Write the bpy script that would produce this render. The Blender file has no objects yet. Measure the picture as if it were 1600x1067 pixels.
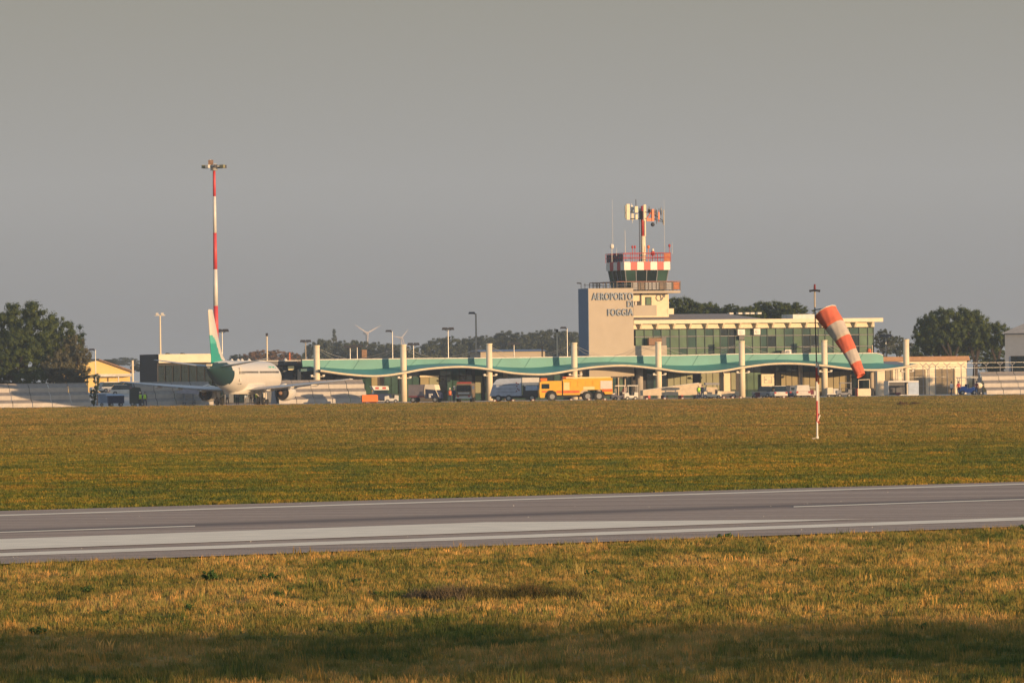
import bpy, bmesh, math, random
import numpy as np
from mathutils import Vector, Matrix
R = math.radians
random.seed(7)
C = bpy.context.scene.collection
scene = bpy.context.scene

# ------------------------------------------------------------------ camera
F = 10000.0          # focal length in pixels of a 1600 px wide picture
H = 2.75             # eye height
ROLL = R(0.7)
VH = 59.5            # horizon below the picture centre
cam_d = bpy.data.cameras.new('camera'); cam = bpy.data.objects.new('camera', cam_d); C.objects.link(cam)
cam_d.sensor_width = 36; cam_d.lens = F / 1600 * 36
cam_d.clip_start = 0.5; cam_d.clip_end = 60000
cam.matrix_world = (Matrix.Translation((0, 0, H)) @ Matrix.Rotation(R(90) + math.atan(VH / F), 4, 'X')
                    @ Matrix.Rotation(-ROLL, 4, 'Z'))
scene.camera = cam

# ------------------------------------------------------------------ light
SUN_AZ = R(49)       # to the right of straight behind the camera
SUN_EL = R(5)
sun_dir = Vector((math.sin(SUN_AZ) * math.cos(SUN_EL), -math.cos(SUN_AZ) * math.cos(SUN_EL), math.sin(SUN_EL)))
sd = bpy.data.lights.new('sun', 'SUN'); sun = bpy.data.objects.new('sun', sd); C.objects.link(sun)
sd.energy = 5.0; sd.angle = R(0.5); sd.color = (1.0, 0.65, 0.34)
sun.rotation_euler = sun_dir.to_track_quat('Z', 'Y').to_euler()
w = bpy.data.worlds.new('World'); scene.world = w; w.use_nodes = True
nt = w.node_tree; nt.nodes.clear()
out = nt.nodes.new('ShaderNodeOutputWorld'); bg = nt.nodes.new('ShaderNodeBackground')
sky = nt.nodes.new('ShaderNodeTexSky'); sky.sky_type = 'NISHITA'; sky.sun_disc = False
sky.sun_elevation = SUN_EL; sky.sun_rotation = R(180) - SUN_AZ; sky.dust_density = 4.0; sky.air_density = 1.6; sky.ozone_density = 1.0
hs = nt.nodes.new('ShaderNodeHueSaturation'); hs.inputs['Saturation'].default_value = 0.55; hs.inputs['Value'].default_value = 1.0
mixw = nt.nodes.new('ShaderNodeMixRGB'); mixw.inputs[0].default_value = 0.7
tcw = nt.nodes.new('ShaderNodeTexCoord'); spw = nt.nodes.new('ShaderNodeSeparateXYZ'); rmw = nt.nodes.new('ShaderNodeValToRGB')
nt.links.new(tcw.outputs['Generated'], spw.inputs[0]); nt.links.new(spw.outputs['Z'], rmw.inputs[0])
ew = rmw.color_ramp.elements; ew[0].position = .0; ew[0].color = (.29, .28, .28, 1); ew[1].position = .03; ew[1].color = (.395, .387, .372, 1)
for p_, c_ in ((.06, (.315, .31, .275)), (.3, (.32, .37, .43)), (.8, (.27, .39, .56))): e_ = ew.new(p_); e_.color = (*c_, 1)
mulw = nt.nodes.new('ShaderNodeMixRGB'); mulw.blend_type = 'MULTIPLY'; mulw.inputs[0].default_value = 1; mulw.inputs[2].default_value = (10, 10, 10, 1)
nt.links.new(rmw.outputs[0], mulw.inputs[1]); nt.links.new(mulw.outputs[0], mixw.inputs[2])
nt.links.new(sky.outputs[0], hs.inputs['Color']); nt.links.new(hs.outputs[0], mixw.inputs[1])
nt.links.new(mixw.outputs[0], bg.inputs[0]); bg.inputs[1].default_value = 0.1
nt.links.new(bg.outputs[0], out.inputs[0])
vs = scene.view_settings
vs.view_transform = 'Standard'; vs.look = 'None'; vs.exposure = 0.42; vs.gamma = 1; vs.use_curve_mapping = False
scene.cycles.max_bounces = 6; scene.cycles.volume_bounces = 1; scene.cycles.transparent_max_bounces = 12

# ------------------------------------------------------------------ picture -> world helpers
def uv(x, y):
    dx, dy = x - 800, y - 533.5
    return dx * math.cos(ROLL) - dy * math.sin(ROLL), dx * math.sin(ROLL) + dy * math.cos(ROLL)
def P(x, y, D):
    u, v = uv(x, y); return Vector((u * D / F, D, H - (v - VH) * D / F))
def G(x, y):
    u, v = uv(x, y); D = F * H / (v - VH); return Vector((u * D / F, D, 0))
def X_(x, D, y=600): return P(x, y, D).x
def Z_(x, y, D): return P(x, y, D).z
TH = R(20); TC, TS = math.cos(TH), math.sin(TH); TX0, TY0 = -14.0, 833.0
def TL(x, y, d):
    """terminal coordinates (along facade, behind column line, height) of a picture point at depth d"""
    u, v = uv(x, y)
    t = (u * (TY0 + TC * d) / F - TX0 + TS * d) / (TC - u * TS / F)
    Y = TY0 + TS * t + TC * d
    return Vector((t, d, H - (v - VH) * Y / F))
def tw(t, d, z=0): return Vector((TX0 + TC * t - TS * d, TY0 + TS * t + TC * d, z))

# ------------------------------------------------------------------ materials
MATS = {}
def mat(name, col, rough=0.7, metal=0.0, var=0.12, scale=2.0, bump=0.0, spec=0.5, stretch=None, trans=0.0):
    if name in MATS: return MATS[name]
    m = bpy.data.materials.new(name); m.use_nodes = True; n = m.node_tree; b = n.nodes['Principled BSDF']
    b.inputs['Roughness'].default_value = rough; b.inputs['Metallic'].default_value = metal
    b.inputs['Specular IOR Level'].default_value = spec
    tc = n.nodes.new('ShaderNodeTexCoord'); mp = n.nodes.new('ShaderNodeMapping')
    if stretch: mp.inputs['Scale'].default_value = stretch
    nz = n.nodes.new('ShaderNodeTexNoise'); nz.inputs['Scale'].default_value = scale; nz.inputs['Detail'].default_value = 5
    n.links.new(tc.outputs['Object'], mp.inputs[0]); n.links.new(mp.outputs[0], nz.inputs['Vector'])
    r = n.nodes.new('ShaderNodeValToRGB'); r.color_ramp.elements[0].position = .3; r.color_ramp.elements[1].position = .7
    lo = [max(0, c * (1 - var)) for c in col]; hi = [min(1, c * (1 + var)) for c in col]
    r.color_ramp.elements[0].color = (*lo, 1); r.color_ramp.elements[1].color = (*hi, 1)
    n.links.new(nz.outputs['Fac'], r.inputs[0]); n.links.new(r.outputs[0], b.inputs['Base Color'])
    if bump:
        bp = n.nodes.new('ShaderNodeBump'); bp.inputs['Strength'].default_value = bump
        n.links.new(nz.outputs['Fac'], bp.inputs['Height']); n.links.new(bp.outputs[0], b.inputs['Normal'])
    if trans: b.inputs['Transmission Weight'].default_value = trans
    MATS[name] = m; return m

cream = mat('cream_paint', (.70, .60, .43), .8, var=.06)
plaster = mat('grey_plaster', (.41, .35, .27), .85, var=.05, scale=.6)
white = mat('white_paint', (.64, .60, .53), .5, var=.06)
offwhite = mat('dirty_white', (.58, .55, .49), .7, var=.12)
dark = mat('dark_metal', (.03, .03, .035), .5)
rubber = mat('rubber', (.02, .02, .02), .8)
steel = mat('galvanised_steel', (.35, .35, .34), .45, .5)
grey = mat('grey_paint', (.22, .22, .23), .6)
red = mat('red_paint', (.40, .035, .028), .5, var=.1)
orange = mat('orange_paint', (.7, .16, .02), .5, var=.06)
amber = mat('amber_paint', (.78, .40, .03), .45, var=.06)
paleyellow = mat('pale_yellow_paint', (.75, .62, .3), .5, var=.05)
redorange = mat('red_orange_stripe', (.62, .13, .03), .5)
teal = mat('teal_membrane', (.065, .25, .215), .55, var=.14, scale=.35)
tealdark = mat('teal_dark_paint', (.004, .032, .034), .6, var=.05)
tealmid = mat('teal_mid_paint', (.02, .30, .25), .35, var=.05)
tealbright = mat('teal_bright_paint', (.08, .42, .36), .35, var=.05)
glassg = mat('green_glass', (.10, .155, .095), .04, var=.25, scale=.5, spec=.6)
glassg2 = mat('green_glass_deep', (.035, .075, .06), .04, var=.3, scale=.4, spec=.6)
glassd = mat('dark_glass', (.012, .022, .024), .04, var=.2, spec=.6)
glassy = mat('blind_behind_glass', (.23, .185, .075), .6, var=.15, scale=.4)
blind = mat('pale_blind', (.20, .20, .105), .6, var=.12, scale=.4)
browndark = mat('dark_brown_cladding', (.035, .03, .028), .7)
blue = mat('blue_paint', (.03, .12, .42), .4, var=.08)
paleblue = mat('pale_blue_paint', (.30, .38, .50), .5)
yellowwall = mat('yellow_wall', (.72, .50, .18), .85, var=.04)
tile = mat('roof_tile', (.22, .13, .08), .85, var=.2, scale=3)
concrete = mat('concrete', (.38, .35, .31), .85, var=.12, scale=1.5)
letterblue = mat('letter_blue_grey', (.12, .165, .225), .5, var=.04)
skin = mat('skin', (.45, .26, .17), .6, var=.03)
hiviz = mat('hi_viz_yellow', (.45, .75, .05), .6, var=.03)
navy = mat('navy_cloth', (.02, .03, .07), .9)
bark = mat('bark', (.035, .026, .02), .9, var=.3, scale=4)
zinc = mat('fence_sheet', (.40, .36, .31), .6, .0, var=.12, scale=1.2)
roofgrey = mat('grey_roof_sheet', (.24, .20, .17), .8)
olive_cab = mat('olive_cabinet', (.20, .19, .10), .6)
maroon = mat('maroon_cloth', (.16, .03, .04), .8)

# ------------------------------------------------------------------ mesh builder
class MB:
    def __init__(s): s.v = []; s.f = []; s.m = []
    def add(s, vs_, fs, mi=0):
        b = len(s.v); s.v += [tuple(p) for p in vs_]
        for f in fs: s.f.append(tuple(b + i for i in f)); s.m.append(mi)
        return s
    def box(s, x0, x1, y0, y1, z0, z1, mi=0):
        return s.hexa([(x0, y0, z0), (x1, y0, z0), (x1, y1, z0), (x0, y1, z0), (x0, y0, z1), (x1, y0, z1), (x1, y1, z1), (x0, y1, z1)], mi)
    def hexa(s, p, mi=0):
        return s.add(p, [(0, 3, 2, 1), (4, 5, 6, 7), (0, 1, 5, 4), (1, 2, 6, 5), (2, 3, 7, 6), (3, 0, 4, 7)], mi)
    def cbox(s, c, sz, mi=0, rz=0):
        cx, cy, cz = c; a, b, h = sz[0] / 2, sz[1] / 2, sz[2] / 2
        co, si = math.cos(rz), math.sin(rz); pts = []
        for z in (-h, h):
            for x, y in ((-a, -b), (a, -b), (a, b), (-a, b)): pts.append((cx + x * co - y * si, cy + x * si + y * co, cz + z))
        return s.hexa(pts, mi)
    def tube(s, p, q, r0, r1=None, n=8, mi=0):
        r1 = r0 if r1 is None else r1
        p, q = Vector(p), Vector(q); d = (q - p).normalized()
        a = d.orthogonal().normalized(); b = d.cross(a); vs_ = []
        for c, r in ((p, r0), (q, r1)):
            for k in range(n):
                t = 2 * math.pi * k / n; vs_.append(c + (a * math.cos(t) + b * math.sin(t)) * r)
        fs = [(k, (k + 1) % n, n + (k + 1) % n, n + k) for k in range(n)] + [tuple(range(n - 1, -1, -1)), tuple(range(n, 2 * n))]
        return s.add(vs_, fs, mi)
    def path(s, pts, r, n=6, mi=0):
        for a, b in zip(pts[:-1], pts[1:]): s.tube(a, b, r, r, n, mi)
        return s
    def loft(s, rings, mi=0, cap=True):
        n = len(rings[0]); vs_ = [p for r in rings for p in r]; fs = []; 
        for i in range(len(rings) - 1):
            for k in range(n): fs.append((i * n + k, i * n + (k + 1) % n, (i + 1) * n + (k + 1) % n, (i + 1) * n + k))
        if cap: fs += [tuple(range(n - 1, -1, -1)), tuple((len(rings) - 1) * n + k for k in range(n))]
        b = len(s.f); s.add(vs_, fs, 0)
        for i in range(b, len(s.f)): s.m[i] = mi(i - b) if callable(mi) else mi
        return s
    def prism(s, poly, off, mi=0):
        off = Vector(off); return s.loft([[Vector(p) for p in poly], [Vector(p) + off for p in poly]], mi)
    def sphere(s, c, r, n=10, m=6, mi=0, sc=(1, 1, 1)):
        rings = []
        for i in range(m + 1):
            a = -math.pi / 2 + math.pi * i / m; rr = max(1e-3, math.cos(a))
            rings.append([(c[0] + r * sc[0] * rr * math.cos(2 * math.pi * k / n), c[1] + r * sc[1] * rr * math.sin(2 * math.pi * k / n), c[2] + r * sc[2] * math.sin(a)) for k in range(n)])
        return s.loft(rings, mi)
    def build(s, name, mats, parent=None, smooth=False, loc=None, rz=0, fix=True):
        me = bpy.data.meshes.new(name); me.from_pydata(s.v, [], s.f)
        if not isinstance(mats, (list, tuple)): mats = [mats]
        for m_ in mats: me.materials.append(m_)
        me.polygons.foreach_set('material_index', s.m)
        if smooth: me.polygons.foreach_set('use_smooth', [True] * len(s.f))
        if fix:
            bm = bmesh.new(); bm.from_mesh(me); bmesh.ops.recalc_face_normals(bm, faces=bm.faces); bm.to_mesh(me); bm.free()
        me.update()
        o = bpy.data.objects.new(name, me); C.objects.link(o)
        if parent: o.parent = parent
        if loc is not None: o.location = loc
        if rz: o.rotation_euler.z = rz
        return o
def tag(o, label=None, cat=None, group=None, kind=None):
    if label: o['label'] = label
    if cat: o['category'] = cat
    if group: o['group'] = group
    if kind: o['kind'] = kind
    return o
def thing(name, label, cat, loc=(0, 0, 0), rz=0, group=None, sc=1):
    o = bpy.data.objects.new(name, None); C.objects.link(o); o.location = loc; o.rotation_euler = (0, 0, rz)
    o.scale = (sc, sc, sc); o.empty_display_size = .3
    return tag(o, label, cat, group)
def struct(name, mb, mats, smooth=False): return tag(mb.build(name, mats, smooth=smooth), kind='structure')
def copy_tree(o, parent=None):
    c = o.copy(); C.objects.link(c)
    if parent: c.parent = parent
    for ch in list(o.children): copy_tree(ch, c)
    return c
def part_copy(o, parent, loc=None, rz=None):
    c = o.copy(); C.objects.link(c); c.parent = parent
    if loc is not None: c.location = loc
    if rz is not None: c.rotation_euler.z = rz
    return c

# ------------------------------------------------------------------ ground, runway
def ground_mat(name, blades=False):
    m = bpy.data.materials.new(name); m.use_nodes = True; n = m.node_tree; b = n.nodes['Principled BSDF']
    L = n.links.new
    geo = n.nodes.new('ShaderNodeNewGeometry')
    def noise(sc, stretch=(1, 1, 1), det=4):
        mp = n.nodes.new('ShaderNodeMapping'); mp.inputs['Scale'].default_value = stretch
        z = n.nodes.new('ShaderNodeTexNoise'); z.inputs['Scale'].default_value = sc; z.inputs['Detail'].default_value = det
        L(geo.outputs['Position'], mp.inputs[0]); L(mp.outputs[0], z.inputs['Vector']); return z.outputs['Fac']
    def ramp(fac, stops):
        r = n.nodes.new('ShaderNodeValToRGB'); e = r.color_ramp.elements
        while len(e) < len(stops): e.new(.5)
        for el, (p, c) in zip(e, stops): el.position = p; el.color = (*c, 1) if len(c) == 3 else c
        L(fac, r.inputs[0]); return r.outputs[0]
    def mix(fac, a, c, mode='MIX'):
        x = n.nodes.new('ShaderNodeMixRGB'); x.blend_type = mode
        for i, q in ((0, fac), (1, a), (2, c)):
            if isinstance(q, (int, float)): x.inputs[i].default_value = q
            elif isinstance(q, tuple): x.inputs[i].default_value = (*q, 1)
            else: L(q, x.inputs[i])
        return x.outputs[0]
    straw, olive, green = (.38, .27, .115), (.21, .18, .06), (.085, .115, .04)
    straw2, olive2 = (.28, .185, .068), (.19, .16, .055)
    # zone by distance from the runway: greener strip beside it, drier field beyond
    sp = n.nodes.new('ShaderNodeSeparateXYZ'); L(geo.outputs['Position'], sp.inputs[0])
    mr = n.nodes.new('ShaderNodeMapRange'); mr.inputs[1].default_value = 215; mr.inputs[2].default_value = 330; L(sp.outputs['Y'], mr.inputs[0])
    patches = mix(.5, noise(.35, (1, .35, 1)), noise(1.3, (1, .5, 1)))
    big = noise(.05, (.5, .35, 1), 3)
    near = ramp(patches, [(.39, green), (.48, olive), (.58, straw)])
    far = ramp(mix(.5, noise(.06, (.6, .45, 1)), noise(.25, (.6, .3, 1))), [(.38, olive), (.5, olive2), (.6, straw2)])
    mid = ramp(mix(.5, noise(.12, (.7, .6, 1)), noise(.8, (1, .4, 1))), [(.40, green), (.5, (.15, .15, .03)), (.62, (.30, .2, .045))])
    isMid = n.nodes.new('ShaderNodeMapRange'); isMid.inputs[1].default_value = 118; isMid.inputs[2].default_value = 126; L(sp.outputs['Y'], isMid.inputs[0])
    col = mix(isMid.outputs[0], near, mid); col = mix(mr.outputs[0], col, far)
    col = mix(.35, col, ramp(big, [(.35, (.35, .38, .3)), (.65, (.8, .7, .6))]), 'OVERLAY')
    mpS = n.nodes.new('ShaderNodeMapping'); mpS.inputs['Rotation'].default_value = (0, 0, -.3); mpS.inputs['Scale'].default_value = (.006, .10, 1)
    zS = n.nodes.new('ShaderNodeTexNoise'); zS.inputs['Scale'].default_value = 1.6; zS.inputs['Detail'].default_value = 6; zS.inputs['Roughness'].default_value = .7
    L(geo.outputs['Position'], mpS.inputs[0]); L(mpS.outputs[0], zS.inputs['Vector'])
    stf = n.nodes.new('ShaderNodeMath'); stf.operation = 'MULTIPLY'; L(isMid.outputs[0], stf.inputs[0]); stf.inputs[1].default_value = .9
    col = mix(stf.outputs[0], col, mix(1.0, col, ramp(zS.outputs['Fac'], [(.36, (.5, .58, .5)), (.44, (.92, .95, .9)), (.55, (1, 1, 1)), (.66, (1.25, 1.2, 1.15))]), 'MULTIPLY'))
    if blades:
        oi = n.nodes.new('ShaderNodeObjectInfo')
        tint = ramp(oi.outputs['Random'], [(0, (.55, .75, .5)), (.35, (.8, .9, .7)), (.7, (1.15, 1.0, .85)), (.93, (1.5, 1.15, .8)), (1, (2.1, 1.7, 1.3))])
        col = mix(1.0, col, tint, 'MULTIPLY')
        L(col, b.inputs['Base Color']); b.inputs['Roughness'].default_value = .75; b.inputs['Specular IOR Level'].default_value = .15
        tr = n.nodes.new('ShaderNodeBsdfTranslucent'); L(col, tr.inputs[0]); ms = n.nodes.new('ShaderNodeMixShader'); ms.inputs[0].default_value = .2
        L(b.outputs[0], ms.inputs[1]); L(tr.outputs[0], ms.inputs[2]); L(ms.outputs[0], n.nodes['Material Output'].inputs[0])
    else:
        L(mix(1.0, col, (.75, .7, .65), 'MULTIPLY'), b.inputs['Base Color']); b.inputs['Roughness'].default_value = .95
        b.inputs['Specular IOR Level'].default_value = 0
        bp = n.nodes.new('ShaderNodeBump'); bp.inputs['Distance'].default_value = .25; bp.inputs['Strength'].default_value = 1
        L(noise(3.0), bp.inputs['Height']); L(bp.outputs[0], b.inputs['Normal'])
    return m
gm = ground_mat('dry_field'); bladem = ground_mat('grass_blade', True)
g = MB(); N = 24
gx = [-7000 + 14000 * i / N for i in range(N + 1)]
g.add([(x, y - 1000, 0) for y in [14000 * i / N for i in range(N + 1)] for x in gx],
      [(j * (N + 1) + i, j * (N + 1) + i + 1, (j + 1) * (N + 1) + i + 1, (j + 1) * (N + 1) + i) for j in range(N) for i in range(N)])
struct('ground', g, gm)

# runway: far/near asphalt edges and painted lines as straight world lines through two picture points
def wline(a, b, x0=-60, x1=120):
    A, B = G(*a), G(*b); d = B - A
    def at(s): return A + d * s
    return A, B, d
def ext(a, b, s0, s1): A, B, d = wline(a, b); return A + d * s0, A + d * s1
def strip_mat():
    m = bpy.data.materials.new('runway_asphalt'); m.use_nodes = True; n = m.node_tree; b = n.nodes['Principled BSDF']; L = n.links.new
    geo = n.nodes.new('ShaderNodeNewGeometry'); mp = n.nodes.new('ShaderNodeMapping')
    A, B, d = wline((0, 834), (1600, 782)); ang = math.atan2(d.y, d.x)
    mp.vector_type = 'POINT'; mp.inputs['Rotation'].default_value = (0, 0, -ang); mp.inputs['Scale'].default_value = (.012, .9, 1)
    L(geo.outputs['Position'], mp.inputs[0])
    z = n.nodes.new('ShaderNodeTexNoise'); z.inputs['Scale'].default_value = 1; z.inputs['Detail'].default_value = 4; L(mp.outputs[0], z.inputs['Vector'])
    z2 = n.nodes.new('ShaderNodeTexNoise'); z2.inputs['Scale'].default_value = 6; z2.inputs['Detail'].default_value = 6; L(geo.outputs['Position'], z2.inputs['Vector'])
    r = n.nodes.new('ShaderNodeValToRGB'); e = r.color_ramp.elements
    e[0].position = .32; e[0].color = (.29, .205, .15, 1); e[1].position = .62; e[1].color = (.45, .33, .245, 1); L(z.outputs['Fac'], r.inputs[0])
    x = n.nodes.new('ShaderNodeMixRGB'); x.blend_type = 'OVERLAY'; x.inputs[0].default_value = .25; L(r.outputs[0], x.inputs[1]); L(z2.outputs['Fac'], x.inputs[2])
    # dark rubber lane along the centre
    dist = n.nodes.new('ShaderNodeVectorMath'); dist.operation = 'DOT_PRODUCT'
    nrm = Vector((-d.y, d.x, 0)).normalized(); dist.inputs[1].default_value = nrm; L(geo.outputs['Position'], dist.inputs[0])
    sb = n.nodes.new('ShaderNodeMath'); sb.operation = 'SUBTRACT'; sb.inputs[1].default_value = A.dot(nrm) + 0.7; L(dist.outputs['Value'], sb.inputs[0])
    ab = n.nodes.new('ShaderNodeMath'); ab.operation = 'ABSOLUTE'; L(sb.outputs[0], ab.inputs[0])
    mr = n.nodes.new('ShaderNodeMapRange'); mr.inputs[1].default_value = .2; mr.inputs[2].default_value = 2.0; mr.inputs[3].default_value = .8; mr.inputs[4].default_value = 0; L(ab.outputs[0], mr.inputs[0])
    y = n.nodes.new('ShaderNodeMixRGB'); y.inputs[2].default_value = (.13, .10, .085, 1); L(mr.outputs[0], y.inputs[0]); L(x.outputs[0], y.inputs[1])
    L(y.outputs[0], b.inputs['Base Color']); b.inputs['Roughness'].default_value = .85; b.inputs['Specular IOR Level'].default_value = .2
    bp = n.nodes.new('ShaderNodeBump'); bp.inputs['Strength'].default_value = .9; bp.inputs['Distance'].default_value = .03
    z3 = n.nodes.new('ShaderNodeTexNoise'); z3.inputs['Scale'].default_value = 30; L(geo.outputs['Position'], z3.inputs['Vector']); L(z3.outputs['Fac'], bp.inputs['Height']); L(bp.outputs[0], b.inputs['Normal'])
    return m
NEAR_E = ((0, 883.5), (1600, 824.5)); FAR_E = ((0, 800), (1600, 754))
a0, a1 = ext(*NEAR_E, -3, 4); b0, b1 = ext(*FAR_E, -3, 4)
rw = MB(); rw.add([(p.x, p.y, .03) for p in (a0, a1, b1, b0)] , [(0, 1, 2, 3)])
struct('runway', rw, strip_mat())
paint = mat('runway_paint', (.92, .73, .51), .8, var=.10, scale=1.2, stretch=(1, 1, 1))
def marking(name, pts, z=.036):
    ps = [G(*p) for p in pts]; mb = MB().add([(p.x, p.y, z) for p in ps], [tuple(range(len(ps)))]); return struct(name, mb, paint)
def line_quad(lo, hi, s0=-1.5, s1=2.5):
    p, q = ext(*lo, s0, s1); r_, t_ = ext(*hi, s0, s1)
    mb = MB().add([(k.x, k.y, .036) for k in (p, q, t_, r_)], [(0, 1, 2, 3)]); return mb
struct('runway_edge_line', line_quad(((0, 872.2), (1600, 815.4)), ((0, 867), (1600, 810.6))), paint)
struct('runway_edge_line', line_quad(((0, 808.4), (1600, 759.0)), ((0, 806.6), (1600, 757.3))), paint)
def clerp(x, k=0): return 834 + (782.2 - 834) * x / 1600 + (-.6 if k else .9)
for xa, xb in ((-900, 305), (1240, 2400)):
    marking('runway_centre_line', [(xa, clerp(xa)), (xb, clerp(xb)), (xb, clerp(xb, 1)), (xa, clerp(xa, 1))])
def nb(x): return 862 + (804.9 - 862) * x / 1600
def fb(x): return 845.3 + (788.5 - 845.3) * x / 1600
marking('aiming_point_marking', [(-500, nb(-500)), (0, nb(0)), (1350, nb(1350)), (760, fb(760)+.3), (0, fb(0)), (-500, fb(-500))], .040)
# apron beyond the field
ap = MB().add([(-600, 720, .02), (-36, 768, .02), (-14, 776, .02), (26, 795, .02), (58, 815, .02), (700, 900, .02), (700, 960, .02), (-600, 960, .02)], [tuple(range(8))])
struct('apron', ap, concrete)

# ------------------------------------------------------------------ grass
tuft_col = bpy.data.collections.new('grass_tufts')
def tuft(seed, nb_, h, spread, wd):
    rnd = random.Random(seed); mb = MB()
    for _ in range(nb_):
        a = rnd.uniform(0, 6.283); rr = spread * math.sqrt(rnd.random()); x, y = rr * math.cos(a), rr * math.sin(a)
        hh = h * rnd.uniform(.5, 1.1); l = rnd.uniform(.05, .45) * hh; b = rnd.uniform(0, 6.283); c = rnd.uniform(0, 6.283)
        wx, wy = wd * math.cos(c) / 2, wd * math.sin(c) / 2; dx, dy = l * math.cos(b), l * math.sin(b)
        mb.add([(x - wx, y - wy, 0), (x + wx, y + wy, 0), (x + dx * .4 + wx * .7, y + dy * .4 + wy * .7, hh * .6), (x + dx * .4 - wx * .7, y + dy * .4 - wy * .7, hh * .6), (x + dx, y + dy, hh)], [(0, 1, 2, 3), (3, 2, 4)])
    me = bpy.data.meshes.new('tuft'); me.from_pydata(mb.v, [], mb.f); me.materials.append(bladem)
    o = bpy.data.objects.new('grass_tuft', me); return o
def tufts(colname, specs):
    c = bpy.data.collections.new(colname)
    for sp_ in specs: c.objects.link(tuft(*sp_))
    return c
near_c = tufts('near_tufts', [(1, 16, .06, .06, .008), (2, 14, .075, .06, .007), (3, 12, .05, .07, .010), (4, 12, .09, .05, .006), (5, 18, .055, .08, .009)])
far_c = tufts('far_tufts', [(11, 26, .10, .30, .035), (12, 22, .13, .32, .03), (13, 18, .08, .35, .05)])
def scatter(name, label, pts, scl, coll):
    me = bpy.data.meshes.new(name); me.vertices.add(len(pts)); me.vertices.foreach_set('co', np.asarray(pts, dtype=np.float32).ravel())
    at = me.attributes.new('scl', 'FLOAT', 'POINT'); at.data.foreach_set('value', np.asarray(scl, dtype=np.float32))
    o = bpy.data.objects.new(name, me); C.objects.link(o)
    ng = bpy.data.node_groups.new(name, 'GeometryNodeTree')
    ng.interface.new_socket('Geometry', in_out='INPUT', socket_type='NodeSocketGeometry'); ng.interface.new_socket('Geometry', in_out='OUTPUT', socket_type='NodeSocketGeometry')
    gi = ng.nodes.new('NodeGroupInput'); go = ng.nodes.new('NodeGroupOutput')
    iop = ng.nodes.new('GeometryNodeInstanceOnPoints'); ci = ng.nodes.new('GeometryNodeCollectionInfo')
    ci.inputs['Collection'].default_value = coll; ci.inputs['Separate Children'].default_value = True; ci.inputs['Reset Children'].default_value = True
    iop.inputs['Pick Instance'].default_value = True
    ri = ng.nodes.new('FunctionNodeRandomValue'); ri.data_type = 'INT'; ri.inputs['Min'].default_value = 0; ri.inputs['Max'].default_value = len(coll.objects) - 1
    rr = ng.nodes.new('FunctionNodeRandomValue'); rr.data_type = 'FLOAT_VECTOR'; rr.inputs[0].default_value = (-.1, -.1, 0); rr.inputs[1].default_value = (.1, .1, 6.283)
    na = ng.nodes.new('GeometryNodeInputNamedAttribute'); na.data_type = 'FLOAT'; na.inputs['Name'].default_value = 'scl'
    l = ng.links.new
    l(gi.outputs[0], iop.inputs['Points']); l(ci.outputs[0], iop.inputs['Instance']); l(ri.outputs[2], iop.inputs['Instance Index'])
    l(rr.outputs[0], iop.inputs['Rotation']); l(na.outputs[0], iop.inputs['Scale']); l(iop.outputs[0], go.inputs[0])
    md = o.modifiers.new('scatter', 'NODES'); md.node_group = ng
    return tag(o, label, 'grass', kind='stuff')
rng = np.random.default_rng(3)
def edge_y(seg, x):   # world Y of an edge line at world X (numpy)
    A, B = G(*seg[0]), G(*seg[1]); return A.y + (x - A.x) * (B.y - A.y) / (B.x - A.x)
# foreground verge
n = 100000
y = 52 + (135 - 52) * rng.random(n) ** 1.0; hw = .08 * y * 1.12 + 1.0; x = (rng.random(n) * 2 - 1) * hw
dens = 1.0 * (hw / hw.max()); keep = (y < edge_y(NEAR_E, x) - .3 - .5 * rng.random(n)) & (rng.random(n) < dens * 1.0)
x, y = x[keep], y[keep]
s = .8 + .5 * rng.random(len(x)) + .25 * np.sin(x * 1.3 + y * .3) * np.cos(y * .7 - x)
tall = rng.random(len(x)) < .012; s[tall] *= 2.0
scatter('verge_grass', 'dry straw and green grass of the near verge below the runway', np.c_[x, y, np.full(len(x), .0)], s, near_c)
# field beyond the runway
n = 230000
lo, hi = 125., 800.
y = lo * (hi / lo) ** rng.random(n)          # density falls as 1/D
hw = .08 * y * 1.08 + 3; x = (rng.random(n) * 2 - 1) * hw
ya = np.interp(x, [-600, -36, -14, 26, 58, 700], [720, 767, 775, 794, 814, 900])
keep = (y > edge_y(FAR_E, x) + .1) & (y < ya)
x, y = x[keep], y[keep]; s = (.7 + .5 * rng.random(len(x))) * np.clip(y / 300, .75, 1.5)
scatter('field_grass', 'wide dry brown and green grass field between runway and apron', np.c_[x, y, np.zeros(len(x))], s, far_c)

# ================================================================== TERMINAL
T = thing('airport_terminal', 'long low airport terminal with a wavy teal canopy and green glazed upper storey', 'building', (TX0, TY0, 0), TH)
def tb(mb, x0, x1, y0, y1, d0, d1, mi=0):
    a, b = TL(x0, y1, d0), TL(x1, y0, d0); c = TL((x0 + x1) / 2, y0, d0); e = TL((x0 + x1) / 2, y1, d0)
    return mb.box(a.x, b.x, d0, d1, e.z, c.z, mi)
wave = [(470, 574), (500, 578), (540, 583.5), (580, 586.3), (605, 585), (632, 581), (660, 576), (700, 572.5), (730, 572.2), (765, 576), (800, 581.5), (840, 583.8), (865, 582), (898, 576.5), (930, 572.2), (975, 570), (1029, 575), (1060, 579.2), (1100, 580.3), (1130, 578), (1160, 573), (1200, 567.8), (1240, 566.8), (1290, 570.5), (1330, 575.3), (1360, 577), (1385, 576), (1410, 572.8), (1434, 568.3)]
WT = np.array([tuple(TL(x, y, -.6)) for x, y in wave]); FT, FZ = WT[:, 0], WT[:, 2]
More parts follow.
